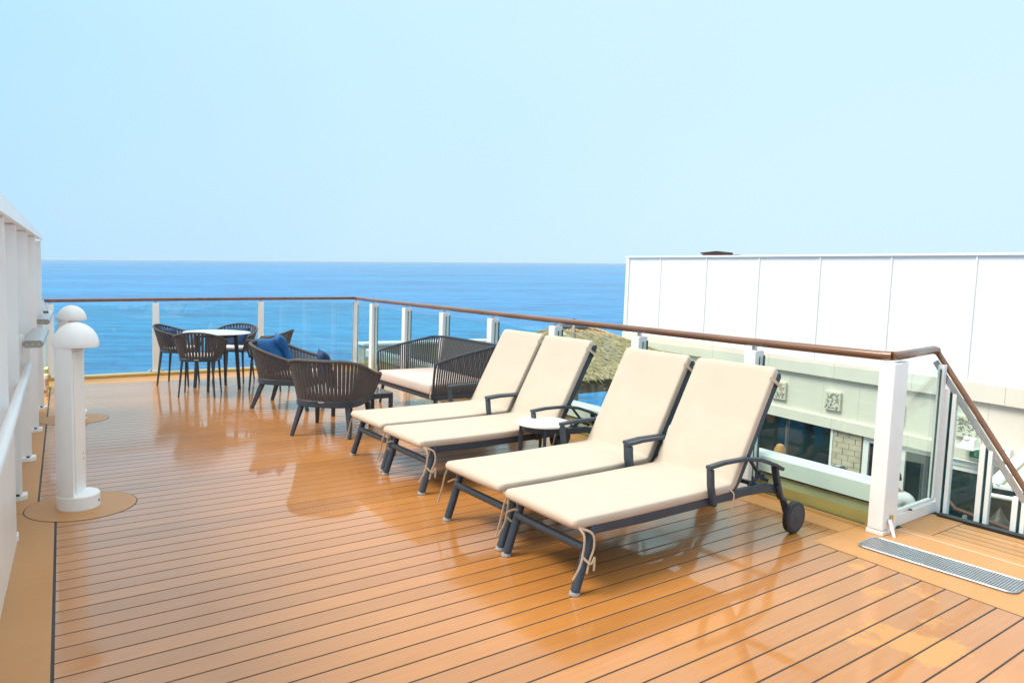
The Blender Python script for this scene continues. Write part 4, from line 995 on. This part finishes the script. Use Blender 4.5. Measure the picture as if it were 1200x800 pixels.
for s in (-1, 1):
    hand = MB()
    for k in range(4): hand.tube([(.105, s*.24+(k-1.5)*.016, .90), (.125, s*.24+(k-1.5)*.018, .86), (.13, s*.24+(k-1.5)*.018, .82-.006*abs(k-1.5))], .008, 6)
    hand.tube([(.11, s*.215, .90), (.14, s*.205, .875), (.15, s*.21, .85)], .009, 6); hand.build('fingers', M['skin'], body, smooth=True)
Js = [(0, 0, .93), (0, 0, 1.12), (0, 0, 1.30), (0, 0, 1.44), (0, -.20, 1.42), (-.02, -.26, 1.16), (0, .20, 1.42), (-.02, .26, 1.16)]
skin_body('shirt', Js, [(0, 1), (1, 2), (2, 3), (3, 4), (4, 5), (3, 6), (6, 7)], [(.20, .16), (.19, .15), (.21, .16), (.12, .11), .115, .10, .115, .10], M['shirt'], pe)
Jt = [(0, 0, .97), (0, -.10, .86), (.02, -.11, .50), (-.02, -.11, .12), (0, .10, .86), (.02, .11, .50), (-.02, .11, .12)]
skin_body('trousers', Jt, [(0, 1), (1, 2), (2, 3), (0, 4), (4, 5), (5, 6)], [(.17, .13), .10, .075, .06, .10, .075, .06], M['trousers'], pe)
hd = MB().lathe([(.001, 1.80)]+[(.098*math.sin(R(a)), 1.70+.105*math.cos(R(a))) for a in range(10, 125, 12)], 20, (-.005, 0, 0)); hd.build('hair', M['hair'], pe, smooth=True)
for s in (-1, 1): MB().lathe([(.001, 0), (.012, .004), (.018, .02), (.014, .04), (.001, .05)], 8, (.02, s*.092, 1.64)).build('ear', M['skin'], pe, smooth=True)
MB().lathe([(.001, 0), (.014, .004), (.008, .03), (.001, .045)], 8, (.112, 0, 1.645)).build('nose', M['skin'], pe, smooth=True)

# ------------------------------------------------------------------ sea haze: one slab of thin air parallel to the sea, round the camera and everything built
hm = bpy.data.materials.new('sea_haze'); hm.use_nodes = True; t = hm.node_tree; t.nodes.clear()
o_ = t.nodes.new('ShaderNodeOutputMaterial'); v_ = t.nodes.new('ShaderNodeVolumePrincipled')
v_.inputs['Color'].default_value = (.80, .92, 1.0, 1); v_.inputs['Density'].default_value = 5.5e-5; v_.inputs['Anisotropy'].default_value = .0
t.links.new(v_.outputs[0], o_.inputs['Volume'])
HS = 16000
V = [(sx*HS, sy*HS, sea_z(sx*HS, sy*HS)-1.5) for sx, sy in ((-1, -1), (1, -1), (1, 1), (-1, 1))]
V += [(x, y, z+32.5) for x, y, z in V]
hz = MB().hexa(V).build('haze', hm); tag(hz, kind='stuff')
